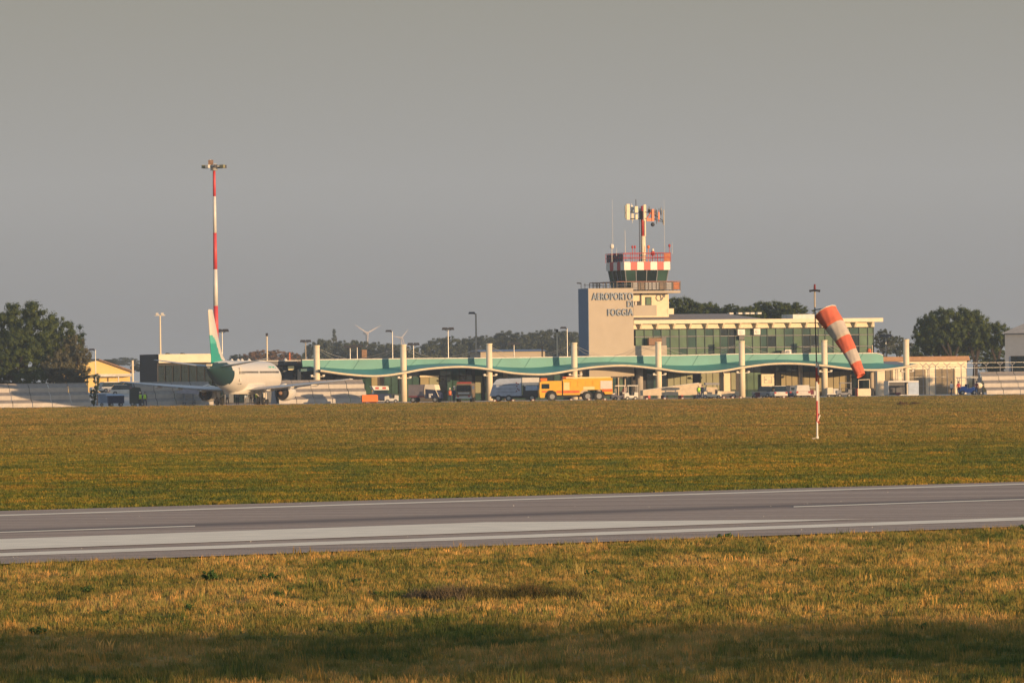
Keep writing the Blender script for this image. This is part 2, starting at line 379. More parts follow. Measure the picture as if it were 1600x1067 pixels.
def smooth_interp(t):
    i = int(np.clip(np.searchsorted(FT, t) - 1, 1, len(FT) - 3)); t0, t1 = FT[i], FT[i + 1]; h = t1 - t0; s = (t - t0) / h
    m0 = (FZ[i + 1] - FZ[i - 1]) / (FT[i + 1] - FT[i - 1]); m1 = (FZ[i + 2] - FZ[i]) / (FT[i + 2] - FT[i])
    if t < FT[1]: return float(np.interp(t, FT, FZ))
    if t > FT[-2]: return float(np.interp(t, FT, FZ))
    return (2*s**3-3*s**2+1)*FZ[i] + (s**3-2*s**2+s)*h*m0 + (-2*s**3+3*s**2)*FZ[i+1] + (s**3-s**2)*h*m1
back = np.array([tuple(TL(x, y, 3.3)) for x, y in [(472, 563), (632, 561), (765, 560), (905, 558), (1060, 556), (1150, 553.8), (1300, 553), (1372, 552.4), (1380, 556)]])
def topz(t): return float(np.interp(t, back[:, 0], back[:, 2]))
tA, tB, tC, tD = TL(500, 575, -.6).x, TL(1434, 568, -.6).x, TL(472, 563, 3.3).x, TL(1380, 556, 3.3).x
def kz(t): wz = smooth_interp(max(t, FT[0])); return wz + .38 * (max(topz(t), wz + .2) - wz) if t < tD else wz + .38 * max(.25, (topz(tD) - wz) * max(0, 1 - (t - tD) / 3.0))
ts = np.linspace(tA, tB, 200); mb = MB()
vs_ = []; 
for t in ts: wz = smooth_interp(t); vs_ += [(t, -.6, wz), (t, .9, wz + (kz(t) - wz) * .35), (t, 3.2, kz(t)), (t, 3.2, kz(t) - .1), (t, -.6, wz - .1)]
fs = []
for i in range(len(ts) - 1):
    for k in range(5): fs.append((i*5+k, i*5+(k+1) % 5, i*5+5+(k+1) % 5, i*5+5+k))
fs += [(4, 3, 2, 1, 0), tuple((len(ts)-1)*5+k for k in range(5))]
mb.add(vs_, fs); tag(mb.build('canopy_shell', teal, T), 'wavy teal canopy shell')
mb = MB(); tsb = np.linspace(tC, tD, 160); vs_ = []
for t in tsb:
    z0 = kz(max(t, tA)); vs_ += [(t, 3.2, z0 + .003), (t, 3.25, z0 + (topz(t) - z0) * .5), (t, 3.3, topz(t)), (t, 3.42, topz(t)), (t, 3.42, z0 - .1)]
fs = []
for i in range(len(tsb) - 1):
    for k in range(5): fs.append((i*5+k, i*5+(k+1) % 5, i*5+5+(k+1) % 5, i*5+5+k))
fs += [(4, 3, 2, 1, 0), tuple((len(tsb)-1)*5+k for k in range(5))]
mb.add(vs_, fs); mb.build('canopy_back_slope', teal, T)
mb = MB()      # white gutter along the canopy's upper edge, cream edge beam along its wave
for a, b in zip(tsb[:-1], tsb[1:]):
    za, zb = topz(a), topz(b); mb.hexa([(a, 3.26, za+.003), (b, 3.26, zb+.003), (b, 3.43, zb+.003), (a, 3.43, za+.003), (a, 3.26, za+.12), (b, 3.26, zb+.12), (b, 3.43, zb+.12), (a, 3.43, za+.12)])
mb.build('canopy_gutter', offwhite, T)
mb = MB()
for a, b in zip(ts[:-1], ts[1:]):
    za, zb = smooth_interp(a), smooth_interp(b)
    mb.hexa([(a, -.85, za-.18), (b, -.85, zb-.18), (b, -.603, zb-.18), (a, -.603, za-.18), (a, -.85, za+.02), (b, -.85, zb+.02), (b, -.603, zb+.02), (a, -.603, za+.02)])
mb.build('canopy_edge_beam', mat('edge_beam_cream', (.60, .50, .34), .8), T)
mb = MB(); vs_ = []; fs = []
for t in ts: wz = smooth_interp(t); vs_ += [(t, -.59, wz - .26), (t, 6.9, 4.45), (t, 6.9, 4.55), (t, -.59, wz - .14)]
for i in range(len(ts) - 1):
    for k in range(4): fs.append((i*4+k, i*4+(k+1) % 4, i*4+4+(k+1) % 4, i*4+4+k))
mb.add(vs_, fs); mb.build('canopy_soffit', grey, T)
# membrane seams: thin raised battens up the back slope
seamm = mat('membrane_seam', (.03, .14, .125), .7)
seam = MB().box(-.03, .03, 0, 1, 0, .03)
k = 0
for t in np.arange(tC + 3, tD - 1, 3.96):
    z0 = kz(max(t, tA)); zt = topz(t); o = MB().hexa([(t-.03, 3.20, z0), (t+.03, 3.20, z0), (t+.93, 3.3, zt), (t+.87, 3.3, zt), (t-.03, 3.17, z0+.01), (t+.03, 3.17, z0+.01), (t+.93, 3.26, zt+.01), (t+.87, 3.26, zt+.01)]).build('canopy_batten', seamm, T)
# columns with collars, lamp brackets, stay cables
colm = MB().tube((0, 0, 0), (0, 0, 7.35), .42, .40, 14).tube((0, 0, 7.35), (0, 0, 7.5), .44, .44, 14)
first = None
for i in range(-1, 7):
    t = i * 11.88; wz = smooth_interp(max(t, FT[0]))
    if first is None: first = colm.build('canopy_column', cream, T, True, (t, .5, 0)); c = first
    else: c = part_copy(first, T, (t, .5, 0))
    c.parent = T
    for sg_ in (-1, 1): MB().tube((sg_ * .36, -.25, wz - .85), (sg_ * .9, -.25, wz - .85), .06, n=5).box(sg_ * .8 - .15, sg_ * .8 + .15, -.45, -.05, wz - .82, wz - .62).build('column_lamp', offwhite, c)
    cb = MB()
    for dx in (-5.2, -3.4, 3.4, 5.2):
        tt = t + dx
        if tC + .2 < tt < tD - .2: cb.path([(0, .2, 7.2), (dx * .55, 1.6, 7.2 - (7.2 - topz(tt)) * .62), (dx, 2.75, topz(tt) + .1)], .022, 4)
    if cb.v: cb.build('stay_cable', steel, c)
inner = MB().tube((0, 0, 0), (0, 0, 4.5), .3, .3, 10); f2 = None
for x in (597, 790, 935, 1128, 1251, 1362):
    t = TL(x, 600, 4).x
    f2 = part_copy(f2, T, (t, 4, 0)) if f2 else inner.build('inner_column', plaster, T, True, (t, 4, 0))
MB().tube((0, 0, 0), (0, 0, 4.6), .5, .5, 14).build('round_pillar', concrete, T, True, (TL(999, 600, 4.8).x, 4.8, 0))
# ground floor behind the canopy: rows of panes, doors and solid panels
back0 = MB(); tb(back0, 560, 1370, 575, 560, 7.6, 8.0); 
bt0, bt1 = TL(522, 600, 7.6).x, TL(1368, 600, 7.6).x
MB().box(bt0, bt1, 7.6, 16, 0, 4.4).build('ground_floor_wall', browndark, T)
def pane_row(x0, x1, step, z0, z1, d, mats, name='glass_pane', gap=.09, proud=.06, rnd=random.Random(4), frame=None):
    n_ = max(1, round((x1 - x0) / step)); ta, tb_ = TL(x0, 590, d).x, TL(x1, 590, d).x; w_ = (tb_ - ta) / n_
    for i in range(n_):
        m_ = rnd.choice(mats); MB().box(ta + i * w_ + gap / 2, ta + (i + 1) * w_ - gap / 2, d, d + proud, z0, z1).build(name, m_, T)
segs = [(524, 560, [glassd]), (560, 590, [glassy, glassg2]), (600, 655, [glassg2, glassg2, glassd]), (687, 738, [glassd, glassg2]), (742, 754, [blind]), (756, 898, [glassd, glassg2]),
        (1010, 1042, [glassg2, glassd]), (1043, 1083, [blind]), (1093, 1124, [blind]), (1142, 1150, [blind]), (1156, 1189, [glassg]),
        (1212, 1228, [glassy, glassg2]), (1228, 1330, [glassy]), (1332, 1364, [glassd])]
for x0, x1, ms in segs:
    step = 11 if x0 < 1200 else 9.3
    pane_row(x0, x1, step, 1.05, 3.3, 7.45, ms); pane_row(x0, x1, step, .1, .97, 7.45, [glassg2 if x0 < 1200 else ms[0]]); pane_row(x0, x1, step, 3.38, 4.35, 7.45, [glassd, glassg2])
mb = MB(); tb(mb, 656, 686, 586.5, 589, 7.1, 7.5); mb.build('entrance_lintel', cream, T)
for a, b, m_ in ((657, 670, glassy), (671, 685, blind)): mb = MB(); tb(mb, a, b, 589.5, 607, 7.3, 7.5); mb.build('door_leaf', m_, T)
mb = MB(); tb(mb, 1131, 1141, 583, 612, 7.2, 7.5); mb.build('wall_panel', cream, T)
sb = MB(); tb(sb, 1190, 1209.5, 584.5, 612, 6.9, 7.3); board = sb.build('notice_board', cream, T)
mb = MB(); tb(mb, 1194, 1206, 588, 588.5, 6.87, 6.9); tb(mb, 1194, 1206, 598, 598.5, 6.87, 6.9); tb(mb, 1194, 1194.5, 588, 598.5, 6.87, 6.9); tb(mb, 1205.6, 1206, 588, 598.5, 6.87, 6.9); tb(mb, 1195.5, 1198, 592, 594, 6.87, 6.9); tb(mb, 1200, 1205, 594, 594.6, 6.87, 6.9); tb(mb, 1200, 1205, 596, 596.6, 6.87, 6.9)
mb.build('printed_notice', grey, board)
# cladding and doors under the sign tower
mb = MB(); tb(mb, 905, 989, 574, 590, 4.62, 5.1); mb.build('cladding_fascia', plaster, T)
p_a, p_b = TL(906, 583, 4.55).x, TL(989, 583, 4.55).x
for i in range(22):
    a = p_a + (p_b - p_a) * i / 22; MB().box(a + .03, a + (p_b - p_a) / 22 - .03, 4.52, 4.6, TL(950, 589.6, 4.55).z, TL(950, 575, 4.55).z).build('cladding_strip', plaster, T)
for x0, x1, m_ in ((905, 918, plaster), (919, 929, glassg2), (931, 941, glassd), (943, 953, glassg2), (955, 965, glassg2), (968, 976, glassg), (978, 987, glassg2)):
    a, b = TL(x0, 600, 5).x, TL(x1, 600, 5).x; MB().box(a, b, 5.0, 5.1, .05, 3.1).build('door_leaf', m_, T)
for x0 in (966.5, 977, 988): a = TL(x0, 600, 4.7).x; MB().box(a - .08, a + .08, 4.7, 4.95, 0, 3.15).build('door_post', plaster, T)
# raised plaster box between canopy and glazing
mb = MB(); tb(mb, 990, 1042, 540, 557, 3.5, 4.2); mb.build('plaster_parapet', plaster, T)
mb = MB(); tb(mb, 1014, 1034, 528, 539, 4.0, 4.6, 0); mb.build('rusty_unit', tile, T)
mb = MB(); tb(mb, 1034, 1041, 527, 540, 4.1, 4.7); mb.build('dark_unit', dark, T)
# upper storey
UD = 5.0
ut0, ut1 = TL(992, 530, UD).x, TL(1366, 530, UD).x; uz0, uz1 = 4.4, TL(1180, 512, UD).z
MB().box(ut0, ut1, UD + .3, UD + 9, uz0 - .0, uz1).build('upper_storey_core', browndark, T)
rows = [(554, 543), (542, 525), (524, 513.5)]
rr_ = random.Random(12); xx = 993.0
darkx = [(1058, 1065), (1123, 1131), (1190, 1195), (1251, 1259), (1328, 1340), (1130, 1145)]  # ranges of darker panes, among them a canopy column's shadow put into the glass
while xx < 1364:
    nx = min(1365, xx + rr_.choice([10.5, 12.5, 13.5, 14]))
    for yb, yt in rows:
        xc = (xx + nx) / 2; dk = any(a - 2 < xc < b + 2 for a, b in darkx)
        m_ = rr_.choice([glassg2, glassd]) if dk or rr_.random() < .06 else (glassg if rr_.random() < .8 else glassg2)
        za, zb = TL(1180, yb, UD).z, TL(1180, yt, UD).z
        MB().box(TL(xx, 530, UD).x + .05, TL(nx, 530, UD).x - .05, UD + .05, UD + .12, za + .04, zb - .04).build('glass_pane', m_, T)
    MB().box(TL(nx, 530, UD).x - .04, TL(nx, 530, UD).x + .04, UD - .06, UD + .1, uz0, uz1 - .01).build('mullion', tealdark, T)
    xx = nx
for yb in (542.5, 524.5): z_ = TL(1180, yb, UD).z; MB().box(ut0, ut1, UD - .03, UD + .08, z_ - .04, z_ + .04).build('transom', grey, T)
# roof with fins
rz0, rz1 = TL(1180, 504.5, 3.9).z, TL(1180, 498.5, 3.9).z
fz0 = TL(1180, 512.5, 5).z
r0, r1 = TL(990.5, 500, 3.9).x, TL(1380, 500, 3.9).x
MB().box(r0, r1, 3.9, 4.1, rz0, rz1).build('roof_fascia', cream, T)
MB().box(r0, r1, 4.105, 15, rz1 - .35, rz1 - .02).build('roof_slab', cream, T)
MB().box(r0, TL(1366, 508, 5).x, 4.95, 5.25, fz0, rz1 - .353).build('eaves_panel', cream, T)
for x in (1003.4, 1028.8, 1055, 1080.4, 1106.3, 1132, 1158, 1184.2, 1209.8, 1235.8, 1261.8, 1288, 1314, 1339, 1365):
    t = TL(x, 506, 4).x; MB().prism([(t - .13, 4.11, rz1 - .36), (t - .13, 4.94, rz1 - .36), (t - .13, 4.94, fz0), (t - .13, 4.6, fz0), (t - .13, 4.11, rz0 - .05)], (.26, 0, 0)).build('roof_fin', cream, T)
q0, q1 = TL(992, 494, 4.6).x, TL(1198, 494, 4.6).x; zt = TL(1100, 490.5, 15).z
MB().hexa([(q0, 4.6, rz1), (q1, 4.6, rz1), (q1, 18, rz1), (q0, 18, rz1), (q0, 14.5, zt), (q1 - 2, 14.5, zt), (q1 - 2, 18, zt), (q0, 18, zt)]).build('pitched_roof', roofgrey, T)
for x in (1143, 1157, 1168, 1176, 1187):
    t = TL(x, 491, 14).x; MB().box(t - .28, t + .28, 14, 14.8, zt - .1, zt + .14).build('roof_skylight', offwhite, T)
mb = MB(); tb(mb, 1239, 1278, 491, 498, 14, 18); mb.build('roof_plant_box', offwhite, T)
# units on the facade
for x0, x1, y0, y1 in ((1153, 1164, 514.5, 523.5), (1178.5, 1188, 513.5, 523)):
    mb = MB(); tb(mb, x0, x1, y0, y1, 4.4, 4.9); o = mb.build('air_conditioner', white, T)
    c_ = TL((x0 + x1) / 2, (y0 + y1) / 2, 4.4); MB().tube((c_.x, 4.33, c_.z), (c_.x, 4.39, c_.z), .25, n=10).build('fan_grille', offwhite, o)
mb = MB(); tb(mb, 1155, 1163, 524.5, 531, 4.5, 4.9); mb.build('dark_unit', dark, T)
mb = MB(); tb(mb, 1227, 1236.5, 546.5, 554.5, 3.5, 4.1); o = mb.build('air_conditioner', white, T)
c_ = TL(1231, 550.5, 3.45); MB().tube((c_.x, 3.4, c_.z), (c_.x, 3.49, c_.z), .27, n=12).build('fan_grille', grey, o)
mb = MB(); tb(mb, 1221.5, 1226.5, 548, 554, 3.5, 4.1); mb.build('dark_unit', dark, T)
p = TL(1358, 549, 5); MB().sphere((p.x, 5, p.z), .33, 8, 6, 0, (1, 1, 1.3)).tube((p.x, 5, p.z - .5), (p.x, 5, p.z), .1).build('red_siren', redorange, T)
p = TL(1363, 545, 5); MB().tube((p.x, 5, p.z - .9), (p.x, 5, p.z + .5), .06).build('short_pole', cream, T)
p = TL(496, 548, 2); MB().sphere((p.x - .9, 1, TL(491, 558, 1).z), .28, 8, 6).build('spherical_lamp', cream, T)
p = TL(569, 553, 4.6); MB().box(p.x - .35, p.x + .35, 4.5, 5, p.z - .5, p.z + .55).build('rusty_unit', tile, T)
# sign tower slab with the lettering
slab = MB(); a, b = TL(920, 500, 3.5).x, TL(990, 500, 3.5).x; sz = TL(955, 450.5, 3.5).z
slabo = MB().box(a, b, 3.5, 7.2, 3.0, sz).build('sign_tower', plaster, T)
sm_ = mat('blue_shade_and_paint', (.14, .19, .27), .8, var=.04)  # sign tower side: blue shade put into the colour; elsewhere plain blue grey paint
MB().box(a - .06, a - .003, 3.5, 7.2, 3.0, sz).build('side_face', sm_, slabo)  # thin added sheet in the colour of the shaded left side
mb = MB(); tb(mb, 990.3, 1026, 477, 493.5, 3.6, 4.4); mb.build('sign_beam', plaster, T)
def lettering(word, xl, xr, yt, yb, d, parent, m_):
    cu = bpy.data.curves.new('t', 'FONT'); cu.body = word; cu.size = 1; cu.extrude = .06; cu.offset = .022; cu.space_character = 1.06
    o = bpy.data.objects.new('t', cu); C.objects.link(o); dg = bpy.context.evaluated_depsgraph_get(); dg.update()
    me = bpy.data.meshes.new_from_object(o.evaluated_get(dg)); bpy.data.objects.remove(o)
    co = np.array([v.co[:] for v in me.vertices]); mn, mx = co.min(0), co.max(0)
    A_, B_ = TL(xl, yb, d), TL(xr, yt, d)
    sx, sz_ = (B_.x - A_.x) / (mx[0] - mn[0]), (TL((xl+xr)/2, yt, d).z - TL((xl+xr)/2, yb, d).z) / (mx[1] - mn[1]); z0 = TL((xl+xr)/2, yb, d).z
    # serif feet and heads, like the photographed capitals
    for v in me.vertices:
        x, y, z = v.co; v.co = (A_.x + (x - mn[0]) * sx, d - z * 1.6, z0 + (y - mn[1]) * sz_)
    me.materials.clear(); me.materials.append(m_)
    bm = bmesh.new(); bm.from_mesh(me); bmesh.ops.recalc_face_normals(bm, faces=bm.faces); bm.to_mesh(me); bm.free()
    # split into one mesh per letter
    bm = bmesh.new(); bm.from_mesh(me); bm.verts.ensure_lookup_table(); seen = set(); groups = []
    for v in bm.verts:
        if v.index in seen: continue
        st = [v]; grp = []; seen.add(v.index)
        while st:
            q = st.pop(); grp.append(q.index)
            for e in q.link_edges:
                ov = e.other_vert(q)
                if ov.index not in seen: seen.add(ov.index); st.append(ov)
        groups.append(set(grp))
    # font meshes may come as several shells per letter: merge shells overlapping along x
    spans = sorted([(min(me.vertices[i].co.x for i in g_), max(me.vertices[i].co.x for i in g_), g_) for g_ in groups], key=lambda s_: s_[0])
    merged = []
    for s_ in spans:
        if merged and s_[0] < merged[-1][1] - .02 * (1 if True else 0): merged[-1] = (merged[-1][0], max(merged[-1][1], s_[1]), merged[-1][2] | s_[2])
        else: merged.append(s_)
    for s_ in merged:
        idx = sorted(s_[2]); mp = {i: k for k, i in enumerate(idx)}
        fs_ = [tuple(mp[i] for i in p_.vertices) for p_ in me.polygons if p_.vertices[0] in s_[2]]
        l_ = MB().add([me.vertices[i].co for i in idx], fs_); l_.build('letter', m_, parent, fix=False)
    bm.free()
lettering('AEROPORTO', 925, 989, 457.5, 469, 3.42, slabo, letterblue)
lettering('DI', 980, 989.5, 470, 480, 3.42, slabo, letterblue)
lettering('FOGGIA', 949.5, 989.3, 482.5, 493.5, 3.42, slabo, letterblue)
# slab-top railing and small gear
rl = MB()
for x in (908, 914, 921, 928, 936): p = TL(x, 449, 5); rl.tube((p.x, 5, sz), (p.x, 5, sz + .7), .04, n=5)
p0, p1 = TL(912, 449, 5), TL(940, 449, 5); rl.tube((p0.x, 5, sz + .45), (p1.x, 5, sz + .45), .04, n=5)
for x in (905, 929, 934): p = TL(x, 446, 5); rl.tube((p.x - .3, 5, sz + .75), (p.x + .3, 5, sz + .7), .09, n=5)
rl.build('roof_railing', dark, T)

# ------------------------------------------------------------------ control tower (part of the block, own thing)
K = thing('control_tower', 'square control tower with a red and white chequered band and a mast of antennas', 'tower', (TX0, TY0, 0), TH)
SD = 9.6
s0, s1 = TL(984, 470, SD).x, TL(1043, 470, SD).x; dz = TL(1010, 454.5, 8).z
shaft = MB().box(s0, s1, SD, SD + 6.2, 0, dz - .35).build('shaft', cream, K)
mb = MB(); tb(mb, 1008.5, 1018, 464, 477, SD - .06, SD + .1); fr = mb.build('window', tealdark, shaft)
mb = MB(); tb(mb, 1010, 1016.6, 465.6, 475.6, SD - .1, SD - .062); mb.build('pane', glassg, fr)
mb = MB(); tb(mb, 991.5, 1000.5, 470.5, 477.5, SD - .06, SD + .1); fr = mb.build('window', browndark, shaft)
mb = MB(); tb(mb, 992.5, 995, 471.3, 476.8, SD - .1, SD - .062); mb.build('pane', offwhite, fr)
mb = MB(); tb(mb, 1001, 1002.5, 456, 478, SD - .15, SD + .02); mb.build('downpipe', dark, shaft)
mb = MB(); pp = []
for k in range(0, 19): a = R(60 + k * 16.5); c_ = TL(1029.3, 465.3, SD); pp.append((c_.x + .38 * math.cos(a), SD - .06, c_.z + .40 * math.sin(a)))
mb.path(pp, .06, 5)
c1, c2, c3 = TL(1031.8, 461.5, SD), TL(1033.6, 469, SD), TL(1038.3, 460.6, SD)
mb.path([(c1.x, SD - .06, c1.z), (c2.x, SD - .06, c2.z), (c3.x, SD - .06, c3.z)], .06, 5)
c4, c5 = TL(1034.5, 462, SD), TL(1038.8, 464.5, SD); mb.path([(c4.x, SD - .06, c4.z), (c3.x, SD - .06, c3.z), (c5.x, SD - .06, c5.z)], .05, 5)
mb.build('wall_emblem', grey, shaft)
p = TL(1044.5, 470, SD); MB().tube((p.x, SD + .3, 8), (p.x, SD + .3, dz - .4), .16, n=8).box(p.x - .2, p.x + .75, SD, SD + .5, TL(1045, 491, SD).z, TL(1045, 482, SD).z).build('service_riser', cream, K)
# balcony
b0, b1 = TL(964, 453, 7.2).x, TL(1063, 453, 7.2).x; bd0, bd1 = 7.2, 17.5
railm = mat('rail_grey_brown', (.13, .11, .09), .7)
MB().box(b0, b1, bd0, bd1, dz - .32, dz - .02).build('balcony_deck', plaster, K)
rh = 1.22; ri = MB()
loop = [(b0, bd0), (b1, bd0), (b1, bd1), (b0, bd1), (b0, bd0)]
for (ax, ay), (bx, by) in zip(loop[:-1], loop[1:]):
    for h_ in (.15, .45, .8): ri.tube((ax, ay, dz + h_), (bx, by, dz + h_), .025, n=4)
ri.build('railing_wire', railm, K)
rt = MB()
for (ax, ay), (bx, by) in zip(loop[:-1], loop[1:]): rt.tube((ax, ay, dz + rh), (bx, by, dz + rh), .055, n=6)
rt.build('handrail', mat('weathered_red', (.33, .15, .10), .7), K)
pst = MB().box(-.04, .04, -.04, .04, 0, rh); f3 = None
for (ax, ay), (bx, by) in zip(loop[:-1], loop[1:]):
    n_ = 8
    for i in range(n_):
        lc = (ax + (bx - ax) * i / n_, ay + (by - ay) * i / n_, dz - .02)
        f3 = part_copy(f3, K, lc) if f3 else pst.build('railing_post', railm, K, loc=lc)
rp = random.Random(8)
for i in range(9):   # infill sheets behind the front rail
    a = b0 + (b1 - b0) * (i + .06) / 9; b = b0 + (b1 - b0) * (i + .94) / 9
    m_ = mat('rusty_mesh_panel', (.38, .13, .05), .8, var=.2) if i == 8 else (grey if rp.random() < .5 else mat('brown_mesh_panel', (.17, .13, .10), .85, var=.25, scale=3))
    if i in (0, 1): continue
    MB().box(a, b, bd0 + .05, bd0 + .08, dz + .12, dz + rh - .12).build('railing_sheet', m_, K)
# cab: tapered glazing, chequered band, roof, roof railing
cd0 = 8.6; c0, c1_ = TL(975, 415, cd0).x, TL(1047.5, 415, cd0).x; cw = c1_ - c0; cd1 = cd0 + cw
gz0, gz1 = dz, TL(1010, 422, cd0).z; bz1 = TL(1010, 409, cd0).z; hz = TL(1010, 395.5, cd0).z
ins, ins2 = .22, .62
def ring(i, z): return [(c0 + i, cd0 + i, z), (c1_ - i, cd0 + i, z), (c1_ - i, cd1 - i, z), (c0 + i, cd1 - i, z)]
MB().loft([ring(ins2 + .25, gz0), ring(ins + .25, gz1)]).build('cab_interior', mat('cab_interior_dark', (.02, .035, .035), .6), K)
lo_, up_ = ring(ins2, gz0), ring(ins, gz1)
for s_i in range(4):
    A0, A1, B0, B1 = [Vector(q) for q in (lo_[s_i], lo_[(s_i + 1) % 4], up_[s_i], up_[(s_i + 1) % 4])]
    nrm = Vector([(0, -1, 0), (1, 0, 0), (0, 1, 0), (-1, 0, 0)][s_i]); n_ = 4
    for i in range(n_):
        f0, f1 = (i + .04) / n_, (i + .96) / n_
        q = [A0.lerp(A1, f0), A0.lerp(A1, f1), B0.lerp(B1, f1), B0.lerp(B1, f0)]
        MB().hexa([*(k_ - nrm * .05 for k_ in q), *q]).build('cab_window', glassd if (i + s_i) % 3 else glassg2, K)
        a_, b_ = A0.lerp(A1, i / n_), B0.lerp(B1, i / n_); MB().tube(a_ + nrm * .02, b_ + nrm * .02, .07, n=6).build('cab_mullion', grey, K)
MB().loft([ring(0.06, gz1), ring(0.06, bz1 - .03)]).build('cab_band_core', offwhite, K)
for s_i, n_ in ((0, 7), (3, 5), (1, 5), (2, 7)):
    rg = ring(0, 0); A, B = Vector(rg[s_i]), Vector(rg[(s_i + 1) % 4]); nrm = Vector([(0, -1, 0), (1, 0, 0), (0, 1, 0), (-1, 0, 0)][s_i])
    for i in range(n_):
        q0_, q1_ = A.lerp(B, i / n_), A.lerp(B, (i + 1) / n_)
        pts = []
        for z_ in (gz1 + .003, bz1):
            for k_, o_ in ((q0_, .0), (q1_, .0), (q1_, .055), (q0_, .055)): v_ = k_ - nrm * o_; pts.append((v_.x, v_.y, z_))
        MB().hexa(pts).build('chequer_panel', [white, red][i % 2], K)
rgr = MB(); rg = ring(-.05, 0)
for s_i in range(4):
    A, B = Vector(rg[s_i]), Vector(rg[(s_i + 1) % 4])
    for z_ in (hz, (hz + bz1) / 2): rgr.tube((A.x, A.y, z_), (B.x, B.y, z_), .045, n=5)
    for i in range(7): q = A.lerp(B, i / 7); rgr.tube((q.x, q.y, bz1 - .05), (q.x, q.y, hz), .035, n=5)
rgr.build('roof_handrail', red, K)
meshm = mat('grey_mesh_sheet', (.07, .075, .09), .9)
MB().box(c0 - .03, c0 + .0, cd0 + .3, cd1 - .2, bz1 + .02, hz - .1).build('roof_mesh_sheet', meshm, K)
MB().box(c1_ - .9, c1_ + .0, cd0 - .02, cd0 + .03, bz1 + .02, hz - .05).build('roof_rust_sheet', mat('rusty_mesh_panel', (.38, .13, .05)), K)
# mast and antennas
md_ = 11.6
def mz(y): return TL(1003, y, md_).z
def mx_(x, y=350): return TL(x, y, md_).x
m0 = mx_(1004.5)
MB().tube((m0, md_, bz1 - .05), (m0, md_, mz(369)), .33, .33, 12).build('mast_foot', cream, K, True)
MB().tube((m0 - .05, md_, mz(369)), (m0 - .05, md_, mz(322)), .2, .2, 10).build('mast_tube', red, K, True)
MB().tube((m0 + .22, md_ - .2, mz(369)), (m0 + .22, md_ - .2, mz(343)), .13, n=8).build('cable_duct', cream, K)
ld = MB()
for dx in (-.55, -.3): ld.tube((m0 + dx, md_ - .1, bz1), (m0 + dx, md_ - .1, mz(343)), .05, n=5)
z_ = bz1
while z_ < mz(345): ld.tube((m0 - .55, md_ - .1, z_), (m0 - .3, md_ - .1, z_), .03, n=4); z_ += .3
ld.build('ladder', dark, K)
arms = MB()
for y_ in (332, 342): arms.tube((mx_(978), md_, mz(y_)), (mx_(1024), md_, mz(y_)), .06, n=6); arms.tube((m0, md_ - 1.2, mz(y_)), (m0, md_ + 1.2, mz(y_)), .06, n=6)
arms.path([(mx_(1022), md_, mz(335)), (mx_(1036), md_, mz(345)), (mx_(1036.5), md_, mz(350))], .06, 5); arms.path([(mx_(1022), md_, mz(343)), (mx_(1036), md_, mz(347))], .05, 5)
arms.tube((mx_(1026), md_, mz(328)), (mx_(1026), md_, mz(350)), .05, n=5); arms.tube((mx_(1030), md_, mz(326)), (mx_(1030), md_, mz(342)), .05, n=5)
arms.tube((mx_(994), md_, mz(342)), (mx_(994), md_, mz(312)), .05, n=5)
arms.sphere((mx_(1020), md_, mz(351)), .3, 6, 4); arms.sphere((mx_(988), md_, mz(326)), .25, 6, 4); arms.box(mx_(999), mx_(1003), md_ - .4, md_ + .1, mz(343), mz(330))
arms.build('antenna_frame', dark, K)
MB().box(mx_(1018), mx_(1021.5), md_ - .2, md_ + .2, mz(346), mz(327)).box(mx_(1010.5), mx_(1018), md_ - .1, md_ + .1, mz(346), mz(341)).tube((mx_(1011), md_, mz(341)), (mx_(1018), md_, mz(331)), .07).build('red_lattice', redorange, K)
for (xa, xb, ya, yb, dd) in ((977.8, 984.6, 319, 343.5, -.9), (991, 997, 322.5, 332.5, -.8), (992, 996.8, 335, 343, -.8), (1004.6, 1010, 320, 345, -.9), (1035.8, 1038, 328, 352, 0), (976, 978, 321, 341, .6)):
    a_, b_ = TL(xa, ya, md_ + dd), TL(xb, yb, md_ + dd)
    MB().hexa([(a_.x, md_+dd+.02, b_.z), (a_.x+.06, md_+dd-.12, b_.z), (b_.x-.06, md_+dd-.12, b_.z), (b_.x, md_+dd+.02, b_.z), (a_.x, md_+dd+.02, a_.z), (a_.x+.06, md_+dd-.12, a_.z), (b_.x-.06, md_+dd-.12, a_.z), (b_.x, md_+dd+.02, a_.z)]).build('panel_antenna', cream, K)
for (xa, xb, ya, yb, dd) in ((985.5, 988.5, 321, 331, -.2), (986, 990, 334, 344, .3), (998.5, 1001.5, 326, 336, .4), (1012.5, 1016, 326, 333, .5), (1023, 1025.5, 328, 338, .2), (1028, 1030.5, 332, 343, -.1), (1032, 1034, 326, 336, .5)):
    a_, b_ = TL(xa, ya, md_ + dd), TL(xb, yb, md_ + dd)
    MB().box(a_.x, b_.x, md_ + dd - .1, md_ + dd + .1, b_.z, a_.z).tube(((a_.x + b_.x) / 2, md_ + dd, b_.z - .4), ((a_.x + b_.x) / 2, md_ + dd, a_.z + .25), .04, n=5).build('small_antenna', offwhite if xa < 1000 else [grey, dark, redorange][int(xa) % 3], K)
for x_, ya, yb, r_ in ((957.5, 312, 385, .022), (977, 360, 397, .045), (1038.5, 312, 395, .022), (1050.5, 378, 397, .03), (1007, 384, 394, .05), (963.5, 388, 400, .03)):
    p_ = TL(x_, yb, 9.2); MB().tube((p_.x, 9.2, p_.z), (p_.x, 9.2, TL(x_, ya, 9.2).z), r_, r_ * .6, 5).build('whip_antenna', offwhite if x_ != 1007 else orange, K)
